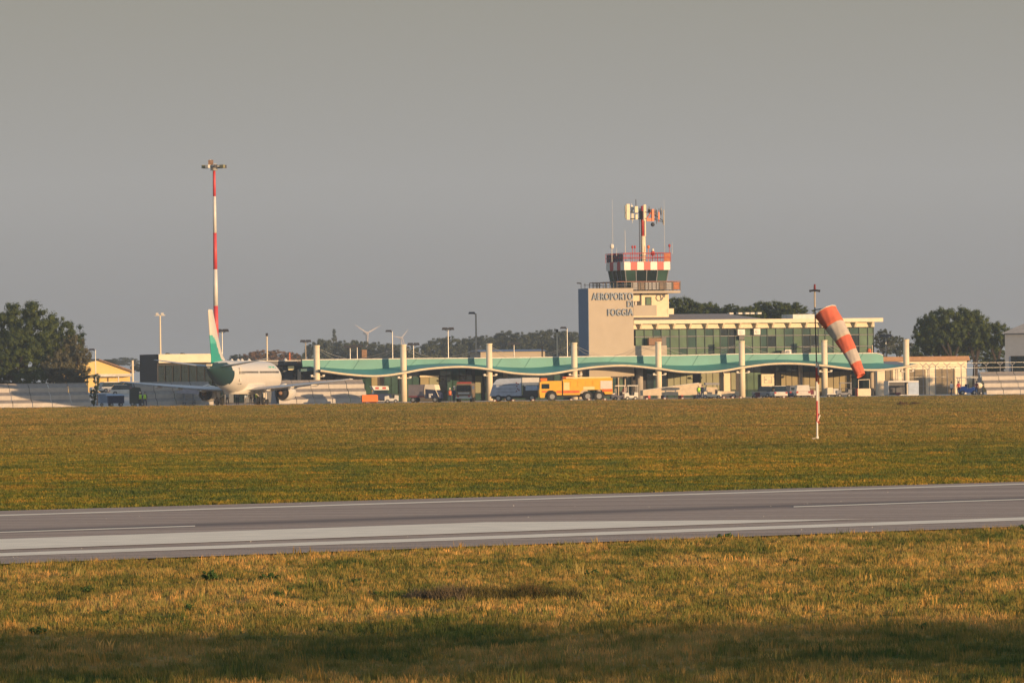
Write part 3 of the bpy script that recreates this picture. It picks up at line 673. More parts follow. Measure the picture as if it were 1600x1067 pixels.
for x_, y_, m_, r_ in ((956, 385, white, .3), (988, 386, red, .16), (992, 386, red, .16), (1020, 391, white, .2), (1020, 396, red, .3), (1046, 384, red, .18), (1013, 386, orange, .2)):
    p_ = TL(x_, y_, 9.4); o = MB().sphere((p_.x, 9.4, p_.z), r_, 8, 6, 0, (1, 1, 1.25)).tube((p_.x, 9.4, p_.z), (p_.x, 9.4, bz1), .04, n=5).build('roof_beacon', m_, K)

# ================================================================== AIRLINER
YAW = R(11.5)
pl = thing('airliner', 'white twin jet airliner with teal tail parked on the apron seen from behind', 'airplane', (-33.1 - 17 * math.sin(YAW), 785 - 17 * math.cos(YAW), .03), math.pi / 2 - YAW)
# local: x from tail to nose, y to the left, z up
prof = [(0, 4.55, .22), (.6, 4.52, .42), (2, 4.42, .78), (4, 4.2, 1.12), (6, 3.98, 1.4), (8, 3.78, 1.62), (10, 3.6, 1.78), (12, 3.48, 1.86), (14, 3.42, 1.88), (20, 3.4, 1.88), (27, 3.4, 1.88), (29.5, 3.37, 1.8), (31, 3.28, 1.55), (32.2, 3.15, 1.15), (33, 3.02, .7), (33.4, 2.95, .2)]
NS = 32
def fring(x, zc, r, yo=0): return [(x, yo + r * math.sin(2 * math.pi * k / NS), zc + r * 1.06 * math.cos(2 * math.pi * k / NS)) for k in range(NS)]
dense = []
for (xa, za, ra), (xb, zb, rb) in zip(prof[:-1], prof[1:]):
    n_ = 4
    for i in range(n_): f_ = i / n_; dense.append((xa + (xb - xa) * f_, za + (zb - za) * f_, ra + (rb - ra) * f_))
dense.append(prof[-1])
fus = MB(); rings = [fring(*d_) for d_ in dense]; fus.loft(rings)
jet_white = mat('jet_white', (.62, .58, .51), .28, var=.03)
for i, f_ in enumerate(fus.f):   # the dark teal tail cone sweeps back up the fin
    c_ = np.mean([fus.v[k] for k in f_], axis=0)
    lim = 6.9 - .9 * abs((c_[2] - 3.4) / 2) ** 2
    fus.m[i] = 1 if c_[0] < lim and c_[2] < 5.25 - .02 * c_[0] else 0
body = fus.build('fuselage', [jet_white, tealdark], pl, True)
MB().loft([[(x, yy * s_, z) for yy, z in ((-1.9, 2.5), (-1.6, 1.35), (1.6, 1.35), (1.9, 2.5))] for x, s_ in ((11.5, .3), (13.5, .95), (16, 1.05), (20, 1.05), (22, .9), (23.5, .4))]).build('wing_fairing', jet_white, pl, True)
# fin as a lofted aerofoil: leading part white, trailing lower part teal
fin = MB(); levels = [(5.1, 1.4, 9.6), (6.0, 1.3, 7.4), (7, 1.1, 6.2), (8, .85, 5.3), (9, .65, 4.5), (10, .45, 3.7), (11.0, .25, 2.9), (11.45, .2, 2.6), (11.6, .4, 2.3)]
fr_ = []; nseg = 14
ll = []
for (za, ta, la), (zb, tb_, lb) in zip(levels[:-1], levels[1:]):
    for i in range(4): f_ = i / 4; ll.append((za + (zb - za) * f_, ta + (tb_ - ta) * f_, la + (lb - la) * f_))
ll.append(levels[-1])
for z_, te, le in ll:
    ch = le - te; rg = []; th = min(.28, .07 * ch)
    us = [i / nseg for i in range(nseg + 1)]
    for u_ in us: rg.append((te + ch * u_, th * math.sin(math.pi * u_ ** .75) ** .8 * .5 * 1.4 + .012, z_))
    for u_ in us[::-1][1:-1]: rg.append((te + ch * u_, -th * math.sin(math.pi * u_ ** .75) ** .8 * .5 * 1.4 - .012, z_))
    fr_.append(rg)
fin.loft(fr_)
for i, f_ in enumerate(fin.f):
    c_ = np.mean([fin.v[k] for k in f_], axis=0); z_ = c_[2]
    te = np.interp(z_, [q[0] for q in levels], [q[1] for q in levels]); le = np.interp(z_, [q[0] for q in levels], [q[2] for q in levels])
    u_ = (c_[0] - te) / (le - te); lim = np.interp(z_, [5, 6, 7, 8, 8.6], [.75, .62, .55, .42, .05])
    fin.m[i] = 0 if u_ > lim or z_ > 8.5 else (3 if z_ > 7.5 else (2 if z_ > 6.1 else 4))
fino = fin.build('tail_fin', [jet_white, tealdark, tealmid, tealbright, tealmid], pl, True)
def wing(name, root, tip, th0, th1, m_, sgn, parent=pl):   # root/tip = (xLE, xTE, y, z)
    rg = []
    for f_ in (0, .33, .66, 1):
        le = root[0] + (tip[0] - root[0]) * f_; te = root[1] + (tip[1] - root[1]) * min(1, f_ * (1.0)); y_ = root[2] + (tip[2] - root[2]) * f_; z_ = root[3] + (tip[3] - root[3]) * f_ ** 1.15; th = th0 + (th1 - th0) * f_
        ch = le - te; us = [0, .15, .35, .6, .8, .93, 1]; r_ = [(te + ch * u_, sgn * y_, z_ + th * (.1 + .9 * math.sin(math.pi * u_ ** 1.3)) * .6) for u_ in us]
        r_ += [(te + ch * u_, sgn * y_, z_ - th * .35 * math.sin(math.pi * u_ ** 1.3)) for u_ in us[::-1][1:-1]]; rg.append(r_)
    return MB().loft(rg).build(name, m_, parent, True)
wing_grey = mat('wing_grey', (.36, .38, .41), .35, .1, var=.06)
for sgn in (1, -1):
    wo = wing('wing', (20.6, 13.0, 1.5, 1.75), (14.6, 12.9, 14.4, 3.0), .75, .16, wing_grey, sgn)
    for yy in (4.2, 7.2, 9.8):
        xt = 13.0; zz = 1.75 + (yy - 1.5) / 12.9 * 1.25
        MB().loft([[(x, sgn * yy + a_ * s_, zz - .22 + b_ * s_) for a_, b_ in ((-.14, 0), (0, .16), (.14, 0), (0, -.2))] for x, s_ in ((11.9, .1), (12.8, .8), (14.5, 1), (16, .2))]).build('flap_fairing', jet_white, wo, True)
    MB().tube((13.2, sgn * 14.38, 3.02), (14.7, sgn * 14.38, 3.0), .09, .05).build('wingtip', white, wo)
    wing('tailplane', (6.2, 2.6, .4, 4.65), (2.0, .8, 7.0, 5.6), .35, .1, wing_grey, sgn)
    # engine: cowl, core, nozzle
    ey, ez = sgn * 4.83, 1.42
    def er(x, r, flat=1): return [(x, ey + r * math.cos(2*math.pi*k/24), ez + r * math.sin(2*math.pi*k/24) * (flat if math.sin(2*math.pi*k/24) < 0 else 1)) for k in range(24)]
    en = MB().loft([er(17.6, .86), er(18.4, .98), er(19.6, 1.04, .93), er(20.8, 1.0, .9), er(21.2, .88, .9), er(21.0, .78, .9), er(19.5, .74), er(17.6, .80)], cap=False).build('engine', jet_white, pl, True)
    MB().loft([er(17.7, .79), er(17.9, .79)]).build('fan_duct', dark, en)
    MB().loft([er(16.5, .42), er(17.2, .5), er(18, .56)], cap=False).build('core_cowl', dark, en, True)
    MB().loft([er(15.9, .06), er(16.7, .3), er(17.3, .3)]).build('exhaust_cone', tile, en, True)
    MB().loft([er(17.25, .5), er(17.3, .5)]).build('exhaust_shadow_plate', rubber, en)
    MB().hexa([(16.6, ey - .12, 1.9), (20, ey - .15, 2.2), (20, ey + .15, 2.2), (16.6, ey + .12, 1.9), (15.5, ey - .1, 2.3), (19.2, ey - .15, 2.6), (19.2, ey + .15, 2.6), (15.5, ey + .1, 2.3)]).build('pylon', jet_white, en)
    # main gear
    gp = MB().tube((15.6, sgn * 2.6, 1.9), (15.6, sgn * 2.62, .5), .13, n=8).tube((15.6, sgn * 1.6, 1.7), (15.6, sgn * 2.6, .9), .07).tube((15.6, sgn * 2.2, .5), (15.6, sgn * 3.05, .5), .09).build('gear_strut', white, pl)
    for yy in (2.3, 2.9): wh = MB().tube((15.6, sgn * yy - .14, .5), (15.6, sgn * yy + .14, .5), .5, n=18).build('wheel', rubber, gp); 
    MB().box(15.2, 16.0, sgn * 3.05 - .03, sgn * 3.05 + .03, .9, 1.7).build('gear_door', white, gp)
gp = MB().tube((29, 0, 1.6), (29, 0, .35), .09, n=8).build('gear_strut', white, pl)
for yy in (-.2, .2): MB().tube((29, yy - .09, .34), (29, yy + .09, .34), .34, n=14).build('wheel', rubber, gp)
wn = MB()
for sgn in (1, -1):
    x_ = 8.8
    while x_ < 29:
        if not 17.8 < x_ < 18.4:
            r_ = float(np.interp(x_, [d_[0] for d_ in prof], [d_[2] for d_ in prof])); zc = float(np.interp(x_, [d_[0] for d_ in prof], [d_[1] for d_ in prof]))
            zz = 3.95; yy = math.sqrt(max(.01, 1 - ((zz - zc) / (r_ * 1.06)) ** 2)) * r_; wn.box(x_ - .13, x_ + .13, sgn * yy - .015, sgn * yy + .015, zz - .18, zz + .18)
        x_ += .52
tag(wn.build('cabin_windows', dark, body), kind='stuff')
for sgn in (1, -1):
    MB().box(8.9, 9.7, sgn * 1.66 - .02, sgn * 1.66 + .02, 2.9, 4.6).build('cabin_door', white, body)
    dm = MB().box(9.9, 10.15, sgn * 1.72 - .03, sgn * 1.72 + .03, 3.75, 3.9).box(9.0, 9.4, sgn * 1.70 - .03, sgn * 1.70 + .03, 2.55, 2.65); dm.build('door_mark', dark, body)
    lg = MB()   # small pale blue airline mark high on the forward fuselage
    for k in range(5): lg.box(24 + k * .85, 24.6 + k * .85, sgn * 1.52 - .03, sgn * 1.52 + .03, 4.46, 4.56 + .1 * (k % 2)); 
    lg.box(24.3, 27.6, sgn * 1.42 - .03, sgn * 1.42 + .03, 4.66, 4.74)
    lg.build('airline_mark', tealbright, body)
MB().tube((-.15, 0, 4.62), (.1, 0, 4.62), .14, .2).build('apu_exhaust', steel, body)
MB().box(.1, .9, -.28, .28, 4.78, 5.02).build('tail_light_fairing', cream, body)

# ================================================================== BLAST FENCES (leaning ribbed sheets)
def blast_fence(label, x0, x1, D, n, step=2.45):
    A = P(x0, 600, D); o = thing('blast_fence', label, 'blast fence', (A.x, D, 0), TH, 'blast fences round the apron')
    # profile from top (back) to foot (front): alternating steep and lying bands
    pr = [(2.35, 3.0), (2.2, 2.82), (1.52, 2.42), (1.48, 1.9), (.8, 1.5), (.76, .98), (.08, .58), (.04, .06)]
    m = MB()
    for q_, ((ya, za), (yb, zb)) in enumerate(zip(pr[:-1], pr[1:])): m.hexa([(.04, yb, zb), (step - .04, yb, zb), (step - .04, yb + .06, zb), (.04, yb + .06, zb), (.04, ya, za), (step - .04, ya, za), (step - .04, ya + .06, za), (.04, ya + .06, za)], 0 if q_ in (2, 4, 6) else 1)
    rib = MB().prism([(0, .9, 0), (0, 3.2, 0), (0, 2.5, 2.95), (0, 2.4, 2.95)], (.08, 0, 0))
    f_ = g_ = None
    for i in range(n):
        f_ = part_copy(f_, o, (i * step, -.9, 0)) if f_ else m.build('fence_sheet', [zinc, mat('fence_sheet_shade', (.23, .20, .17), .8, var=.15)], o, loc=(0, -.9, 0))  # lying bands coloured darker to stand for their shade
    for i in range(n + 1): g_ = part_copy(g_, o, (i * step - .04, -.9, 0)) if g_ else rib.build('fence_rib', grey, o, loc=(-.04, -.9, 0))
    return o
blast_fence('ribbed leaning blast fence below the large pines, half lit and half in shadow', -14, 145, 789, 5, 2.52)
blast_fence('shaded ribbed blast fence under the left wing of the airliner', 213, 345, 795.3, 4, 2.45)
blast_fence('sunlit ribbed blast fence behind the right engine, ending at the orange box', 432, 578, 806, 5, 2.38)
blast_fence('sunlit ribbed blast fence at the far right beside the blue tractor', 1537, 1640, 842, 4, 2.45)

# ================================================================== LOW DARK BUILDING, ANNEX
LB = thing('dark_pavilion', 'dark clad low pavilion with a sunlit cream fascia behind the tailplane', 'building', (TX0, TY0, 0), TH)
ld_ = 5.0; l0, l1 = TL(247.5, 600, ld_).x, TL(334, 600, ld_).x; lz = TL(247, 553.5, ld_).z; lf = TL(247, 567, ld_).z
MB().box(l0, l1, ld_ + 1.0, ld_ + 7.8, 0, lz - .3).build('wall', browndark, LB)
MB().box(l0 - .12, l0 - .003, ld_, ld_ + 7.9, 0, lz).build('side_face', browndark, LB)
MB().box(l0, l1, ld_ - .3, ld_ + .3, lf, lz).build('fascia', cream, LB)
MB().box(l0, l1, ld_ + .31, ld_ + 7.8, lz - .29, lz - .05).build('roof', roofgrey, LB)
for i in range(7):
    a = l0 + .2 + i * (l1 - l0) / 7; MB().box(a, a + .9, ld_ + .85, ld_ + .95, .2, lf - .3).build('glass_pane', glassd, LB)
AN = thing('dark_annex', 'low dark flat roofed annex between the airliner and the canopy', 'building', (TX0, TY0, 0), TH)
n0, n1 = TL(336, 600, 6).x, TL(521, 600, 6).x; nz = TL(430, 564, 6).z; nb_ = mat('blue_black_cladding', (.03, .04, .055), .5)
MB().box(n0, n1, 6.6, 14, 0, nz - .25).build('wall', browndark, AN)
MB().box(n0, TL(465, 600, 6).x, 6, 6.58, nz - .55, nz - .02).build('fascia', nb_, AN)
MB().box(n0, TL(470, 600, 6).x, 5.9, 14, nz - .015, nz + .08).build('roof_edge', offwhite, AN)
for i in range(12):
    a = n0 + i * (n1 - n0) / 12; MB().box(a + .06, a + (n1 - n0) / 12 - .06, 6.45, 6.55, .2, nz - .7).build('glass_pane', [glassd, nb_][i % 2], AN)
mb = MB(); tb(mb, 450.5, 459.5, 572, 578, 5.6, 5.8); mb.build('lit_sign_plate', paleyellow, AN)
mb = MB(); tb(mb, 466, 470, 577, 596, 5.9, 6.3); mb.build('grey_pillar', plaster, AN)
mb = MB(); tb(mb, 470, 505, 576, 580, 1.5, 2.2); mb.build('cross_beam', mat('teal_dark_beam', (.03, .10, .11), .6), T)
for x in (389, 362, 372, 446, 378): p = TL(x, 563, 8); MB().tube((p.x, 8, nz), (p.x, 8, nz + .35), .35, .1, 8).build('roof_vent', offwhite, AN)

# ================================================================== RIGHT: GARAGES, FENCE, HOUSE
GA = thing('garage_row', 'long low cream garage block with brown roof edge and shuttered doors right of the canopy', 'building', (TX0, TY0, 0), TH)
gd = 17.0; g0, g1 = TL(1371, 600, gd).x, TL(1511, 600, gd).x; gz = TL(1440, 557, gd).z; gf = TL(1440, 564, gd).z
MB().box(g0, g1, gd, gd + 9, 0, gf).build('wall', yellowwall if False else cream, GA)
MB().hexa([(g0 - .3, gd - .7, gf + .003), (g1 + .2, gd - .7, gf + .003), (g1 + .2, gd + 9.3, gf + .003), (g0 - .3, gd + 9.3, gf + .003), (g0 - .3, gd - .3, gz), (g1 + .2, gd - .3, gz), (g1 + .2, gd + 9, gz), (g0 - .3, gd + 9, gz)]).build('roof_edge', mat('brown_roof_edge', (.36, .20, .10), .85, var=.15), GA)
for x0, x1 in ((1383.5, 1395), (1421.5, 1446), (1461.5, 1492)):
    a, b = TL(x0, 600, gd).x, TL(x1, 600, gd).x; zt = TL(1440, 577, gd).z
    MB().box(a, b, gd - .12, gd - .003, 0, zt).build('shutter_door', mat('khaki_shutter', (.20, .16, .10), .8), GA)
FE = thing('security_fence', 'tall security fence with forked posts in front of the cream garages', 'fence', (TX0, TY0, 0), TH)
fd = 12.0; post = MB().tube((0, 0, 0), (0, 0, 3.9), .05, n=6).tube((0, 0, 3.9), (-.5, 0, 4.3), .045, n=5).tube((0, 0, 3.9), (.5, 0, 4.3), .045, n=5); f_ = None
for x in (1403, 1442.5, 1452, 1462, 1480, 1502, 1523, 1541, 1563, 1582, 1604):
    lc = (TL(x, 600, fd).x, fd, 0); f_ = part_copy(f_, FE, lc) if f_ else post.build('fence_post', grey, FE, loc=lc)
wr = MB(); wa, wb_ = TL(1400, 600, fd).x, TL(1606, 600, fd).x
for z_ in (1.2, 2.4, 3.6, 4.28): wr.tube((wa, fd, z_), (wb_, fd, z_), .018, n=4)
wr.build('fence_wire', steel, FE)
HD = 900.0; hx = P(1571, 600, HD).x
HO = thing('hangar_house', 'pale grey house with pitched roof at the far right edge', 'house', (hx, HD, 0), R(-28))
hz_, hr = Z_(1571, 521, HD), Z_(1600, 506, HD)
MB().box(0, 16, 0, 10, 0, hz_).build('wall', mat('grey_house_wall', (.33, .35, .37), .85, var=.05), HO)
MB().hexa([(-.4, -.5, hz_), (16.4, -.5, hz_), (16.4, 10.5, hz_), (-.4, 10.5, hz_), (3.2, 4.6, hr + .9), (13, 4.6, hr + .9), (13, 5.4, hr + .9), (3.2, 5.4, hr + .9)]).build('roof', mat('pale_roof', (.42, .36, .29), .85), HO)
w_ = MB().box(.9, 4.6, -.06, .05, 2.6, 5.2).build('window', browndark, HO)
for i in range(4): MB().box(1.0 + i * .9, 1.8 + i * .9, -.1, -.062, 2.7, 5.1).build('pane', glassd, w_)
MB().box(6, 9.4, -.06, .05, 2.6, 5.2).build('window', browndark, HO)

# ================================================================== LEFT: YELLOW HOUSE
YD = 1000.0; yx = P(149, 587, YD).x
YH = thing('yellow_house', 'sunlit yellow gabled house beyond the parked cars', 'house', (yx, YD, 0), R(10))
zb = -1; ztop = Z_(150, 563, YD); zr = Z_(203, 580, YD); zl = Z_(160, 587, YD)
wd = (P(203.5, 587, YD).x - yx)
MB().prism([(0, 0, 0), (wd, 0, 0), (wd, 0, zr), (.6, 0, ztop), (-6, 0, zr + .4), (-6, 0, 0)], (0, 12, 0)).build('wall', yellowwall, YH)
MB().hexa([(.55, -.5, ztop + .02), (wd + .7, -.5, zr - .25), (wd + .7, 12.4, zr - .25), (.55, 12.4, ztop + .02), (.55, -.5, ztop + .25), (wd + .7, -.5, zr), (wd + .7, 12.4, zr), (.55, 12.4, ztop + .25)]).build('roof', tile, YH)
MB().box(.0, wd + .3, -1.9, -.01, zl - .15, zl + .25).build('porch_beam', offwhite, YH)
for a in (0.2, 3.4): MB().tube((a, -1.8, 0), (a, -1.8, zl - .15), .1).build('porch_post', offwhite, YH)
cp = MB().hexa([(-78, 850, -.3), (-44, 850, -.3), (-48, 929.9, -.3), (-85, 929.9, -.3), (-78, 850, .03), (-44, 850, .03), (-48, 929.9, 1.5), (-85, 929.9, 1.5)]).hexa([(-85, 930, -.3), (-48, 930, -.3), (-50, 1090, -.3), (-98, 1090, -.3), (-85, 930, 1.5), (-48, 930, 1.5), (-50, 1090, 1.6), (-98, 1090, 1.6)])
cp.f = cp.f; struct('car_park', cp, concrete)
pg = thing('portal_frame', 'thin cream portal post beside the yellow house', 'post', (P(207.5, 600, 960).x, 960, 0))
MB().tube((0, 0, 0), (0, 0, Z_(207, 563, 960)), .16).tube((-2.6, 0, Z_(207, 586, 960)), (0, 0, Z_(207, 586, 960)), .1).build('post_and_bar', cream, pg)

# ================================================================== VEHICLES
def wheel(mb_parent, x, y, r, wd_=.24, name='wheel', hub=steel):
    o = MB().tube((x, y - wd_ / 2, r), (x, y + wd_ / 2, r), r, n=18).build(name, rubber, mb_parent)
    s = -1 if y < 0 else 1
    MB().tube((x, y + s * (wd_ / 2 - .02), r), (x, y + s * (wd_ / 2 + .02), r), r * .55, n=12).build('rim', hub, o); return o
def car(label, x, D, rz, paint_, L=4.1, W=1.7, Hc=1.5, van=False, group=None, cat='car', name='parked_car'):
    o = thing(name, label, cat, (P(x, 620, D).x, D, .02), rz, group)
    h = L / 2; w2 = W / 2; bl = Hc * .56
    MB().loft([[(x_, -w2 * s_, .3), (x_, w2 * s_, .3), (x_, w2 * s_, z_ * .8), (x_, w2 * s_ * .94, z_), (x_, -w2 * s_ * .94, z_), (x_, -w2 * s_, z_ * .8)] for x_, s_, z_ in
              ((-h, .88, bl * .8), (-h + .15, .97, bl * .97), (-h * .45, 1, bl), (h * .5, 1, bl), (h - .1, .97, bl * .98), (h, .9, bl * .9))]).build('body', paint_, o, True if False else False)
    f0, f1 = (-h * .5, -h * .22) if not van else (-h * .62, -h * .45); r1, r0 = (h * .72, h * .93) if not van else (h * .97, h)
    MB().hexa([(f0, -w2 * .92, bl - .01), (r0, -w2 * .92, bl - .01), (r0, w2 * .92, bl - .01), (f0, w2 * .92, bl - .01), (f1, -w2 * .8, Hc), (r1, -w2 * .8, Hc), (r1, w2 * .8, Hc), (f1, w2 * .8, Hc)]).build('cabin', paint_ if van else glassd, o)
    MB().box(f1 + .03, r1 - .02, -w2 * .82, w2 * .82, Hc - .02, Hc + .05).build('roof', paint_, o)
    if van: MB().box(r0 - .02, r0 + .015, -w2 * .7, w2 * .7, bl + .15, Hc - .2).build('rear_window', glassd, o) if not label.startswith('cream') else None
    for sx in (-h * .62, h * .62):
        for sy in (-w2 + .1, w2 - .1): wheel(o, sx, sy, .31, .2)
    for sy in (-1, 1):
        MB().box(h - .04, h + .02, sy * w2 * .8 - .12, sy * w2 * .8 + .12, bl * .7, bl * .95).build('tail_light', red, o)
        MB().box(-h - .02, -h + .05, sy * w2 * .7 - .14, sy * w2 * .7 + .14, bl * .6, bl * .78).build('headlight', white, o)
    MB().box(h - .01, h + .03, -w2 * .85, w2 * .85, .32, .5).build('bumper', paint_, o); MB().box(h + .0, h + .035, -.26, .26, .55, .68).build('number_plate', white, o)
    return o
# headings: local +x is the rear. rear towards the camera = rz -90
car('white hatchback seen from behind, in front of the cream notice board', 1216.5, 798, R(-84), white, Hc=1.5, W=1.75)
car('dark grey estate car parked just left of the white hatchback', 1198, 806, R(-55), grey, Hc=1.45)
car('cream panel van seen from its closed rear, right of the slate van', 1253, 800, R(-88), white, 4.6, 1.85, 1.55, True, name='parked_van', cat='van')
car('slate grey van parked left of the cream van', 1238, 806, R(-80), mat('slate_paint', (.09, .11, .15), .4), 4.6, 1.8, 1.5, True, name='parked_van', cat='van')
lab = ['pale hatchback nearest in the car park below the yellow house', 'white car behind the nearest pale car of the car park', 'silver car at the left end of the car park', 'white car near the portal post of the car park', 'red car in the second row of the car park', 'white van like car at the back of the car park', 'dark red car in front right of the car park', 'grey blue car in the middle of the car park', 'silver car low at the right side of the car park']
for i, (x, D, rz, m_) in enumerate([(176, 932, 200, white), (181, 945, 190, white), (163, 940, 20, offwhite), (201, 950, 10, white), (172, 965, 0, red), (197, 970, 180, white), (200, 925, 5, maroon), (186, 960, 10, sm_), (194, 905, 185, offwhite)]):
    car(lab[i], x, D, R(rz), m_, group='cars in the car park by the yellow house').location.z = .05 + 1.47 * min(1, (D - 850) / 80) + (.06 if D > 930 else .1)

# fire truck (side on, cab to the left)
ft = thing('fire_truck', 'yellow orange six wheeled airport fire truck with white and red stripes', 'fire truck', (P(899, 627, 790).x, 790, .02), R(4))
L_ = 9.05; h = L_ / 2
cabp = [(-h + .1, 0, .45), (-h + .05, 0, .75), (-h, 0, 1.1), (-h + .08, 0, 2.35), (-h + .35, 0, 2.5), (-1.75, 0, 2.5), (-1.75, 0, .75), (-2.35, 0, .75), (-2.5, 0, 1.15), (-2.9, 0, 1.35), (-3.35, 0, 1.35), (-3.75, 0, 1.15), (-3.9, 0, .45)]
cb_ = MB().prism([(x, -1.2, z) for x, _, z in cabp], (0, 2.4, 0)).build('cab', amber, ft)
MB().box(-h + .28, -h + 1.25, -1.225, -1.15, 1.55, 2.15).build('side_window', glassd, cb_)
MB().box(-h + .02 - .02, -h + .1, -1.0, 1.0, 1.5, 2.25).build('windscreen', glassd, cb_)
bp_ = [(-1.6, 0, .75), (-1.6, 0, 2.72), (h - .02, 0, 2.8), (h, 0, 2.7), (h, 0, .8), (h - .95, 0, .8), (h - 1.1, 0, 1.15), (h - 1.45, 0, 1.35), (.95, 0, 1.35), (.6, 0, 1.15), (.45, 0, .75)]
bd = MB().prism([(x, -1.25, z) for x, _, z in bp_], (0, 2.5, 0)).build('tank_body', amber, ft)
def side(x0, x1, z0, z1, m_, name, par, y=-1.25): MB().box(x0, x1, y - .02, y - .003, z0, z1).build(name, m_, par)
side(-1.5, -.8, 1.35, 2.3, paleyellow, 'locker_door', bd); side(h - 1.5, h - .05, 1.45, 2.45, white, 'white_panel', bd); side(.9, 2.3, 1.4, 1.75, paleyellow, 'pale_panel', bd)
for k in range(4): side(-.7 + k * .93, .2 + k * .93 - .03, 1.82, 2.5, amber, 'roller_shutter', bd, -1.27)
side(-1.58, .44, .98, 1.3, redorange, 'stripe', bd); side(h - 1.3, h - .02, 1.1, 1.42, redorange, 'stripe', bd); side(-h + .3, -3.6, 1.1, 1.3, redorange, 'stripe', cb_, -1.2); side(-2.4, -1.78, 1.0, 1.3, redorange, 'stripe', cb_, -1.2)
MB().box(-1.74, -1.62, -1.1, 1.1, .7, 2.4).build('body_gap', dark, ft)
MB().box(-h + .2, -h + 1.0, -.8, .8, 2.503, 2.85).build('beacon_box', orange, cb_)
MB().box(-1.55, -.9, -.5, .5, 2.74, 3.0).tube((-.9, 0, 2.95), (0, 0, 2.9), .09).build('water_monitor', orange, bd)
MB().box(-1.2, h - .2, -1.2, -1.1, 2.78, 2.95).box(-1.2, h - .2, 1.1, 1.2, 2.78, 2.95).build('roof_rail', paleyellow, bd)
MB().box(-4.0, h - .1, -.5, .5, .5, .9).build('chassis', dark, ft)
for x in (-2.95, 1.45, 2.85):
    for y in (-1.08, 1.08): wheel(ft, x, y, .58, .34)
# tanker truck left of it (blue grey, cab to the right)
tk = thing('tank_truck', 'blue grey rounded tank truck with white cab top left of the fire truck', 'truck', (P(803, 627, 797).x, 797, .02), R(-62 + 60))
tp = [(-3.0, 0, .7), (-2.9, 0, 1.0), (-2.55, 0, 2.2), (-2.1, 0, 2.75), (-1.7, 0, 2.85), (1.0, 0, 2.9), (1.0, 0, .7)]
tbdy = MB().prism([(x, -1.1, z) for x, _, z in tp], (0, 2.2, 0)).build('tank', paleblue, tk)
tankm = mat('tank_blue_grey', (.34, .39, .48), .45)  # paler, greyer blue for the near side skin
MB().prism([(x * .99, -1.13, .7 + (z - .7) * .97) for x, _, z in tp], (0, .028, 0)).build('side_skin', tankm, tbdy)
for z_ in (1.15, 1.6, 2.05): side(-2.2, .3, z_, z_ + .03, dark, 'panel_seam', tbdy, -1.135)
for k, (x, z) in enumerate([(.3, 1.2), (.45, 1.5), (.35, 1.85), (.5, 2.1), (.6, 1.35), (.3, 2.25)]): side(x, x + .16, z, z + .14, maroon, 'round_emblem', tbdy, -1.135)
tc_ = MB().prism([(1.15, -1.1, .6), (1.15, -1.1, 2.0), (3.1, -1.1, 2.0), (3.2, -1.1, 1.2), (3.15, -1.1, .6)], (0, 2.2, 0)).build('cab', dark, tk)
MB().box(1.1, 3.15, -1.12, 1.12, 2.003, 2.95).build('cab_roof', white, tc_)
MB().box(1.5, 3.0, -1.13, -1.103, 1.35, 1.95).build('side_window', paleblue, tc_)
MB().box(1.3, 1.6, -1.2, -1.0, 1.9, 2.2).build('mirror', white, tc_)
MB().box(-2.8, 3.0, -.5, .5, .4, .8).build('chassis', dark, tk)
for x in (-1.9, -.6, 2.3):
    for y in (-1.0, 1.0): wheel(tk, x, y, .42, .28)
# olive fire tender seen from the front
ot = thing('fire_tender', 'olive brown fire tender facing the runway between canopy columns', 'truck', (P(726, 627, 806).x, 806, .02), R(-6))
olv = mat('olive_brown_paint', (.17, .12, .07), .5)
b_ = MB().box(-.98, .98, -.9, 3.2, .55, 2.3).build('body', olv, ot)
MB().hexa([(-.9, -.93, 1.35), (.9, -.93, 1.35), (.9, -.905, 1.35), (-.9, -.905, 1.35), (-.86, -.93, 2.12), (.86, -.93, 2.12), (.86, -.905, 2.12), (-.86, -.905, 2.12)]).build('windscreen', glassd, b_)
MB().box(-.98, .98, -1.1, -.95, .42, .72).build('bumper', offwhite, b_)
for s in (-1, 1):
    MB().box(s * .7 - .14, s * .7 + .14, -1.12, -1.05, .62, .8).build('headlight', red, b_); MB().box(s * 1.2 - .12, s * 1.2 + .12, -.9, -.8, 1.6, 2.0).build('mirror', offwhite, b_)
MB().box(-.7, .7, -.95, -.92, 1.0, 1.2).build('grille', offwhite, b_); MB().box(-.9, .9, -.4, 0, 2.303, 2.5).build('light_bar', mat('maroon_lamp', (.3, .04, .03)), b_)
for x in (-.85, .85): MB().tube((x - .13, -.3, .4), (x + .13, -.3, .4), .4, n=16).build('wheel', rubber, ot)
for x in (-.85, .85): MB().tube((x - .13, 2.4, .4), (x + .13, 2.4, .4), .4, n=16).build('wheel', rubber, ot)
# sloping-screen utility truck with grey box
ut = thing('utility_truck', 'utility truck with grey box body and pale sloping cab roof right of a canopy column', 'truck', (P(662, 627, 800).x, 800, .02), R(-18))
MB().box(-1.7, .35, -.9, .9, .75, 2.25).build('box_body', mat('mauve_grey', (.17, .15, .16), .7), ut)
c_ = MB().prism([(.45, -.85, .5), (.45, -.85, 1.9), (.9, -.85, 2.1), (1.7, -.85, 1.5), (2.3, -.85, 1.1), (2.35, -.85, .5)], (0, 1.7, 0)).build('cab', navy, ut)
MB().hexa([(.4, -.95, 1.7), (1.9, -.95, 1.55), (1.9, .95, 1.55), (.4, .95, 1.7), (.5, -.9, 2.25), (1.75, -.9, 2.2), (1.75, .9, 2.2), (.5, .9, 2.25)]).build('cab_roof', cream, ut)
MB().tube((.45, -.9, .8), (.45, -.9, 1.75), .05).tube((1.9, -.9, 1.55), (2.3, -.9, .7), .05).build('cab_frame', cream, ut)
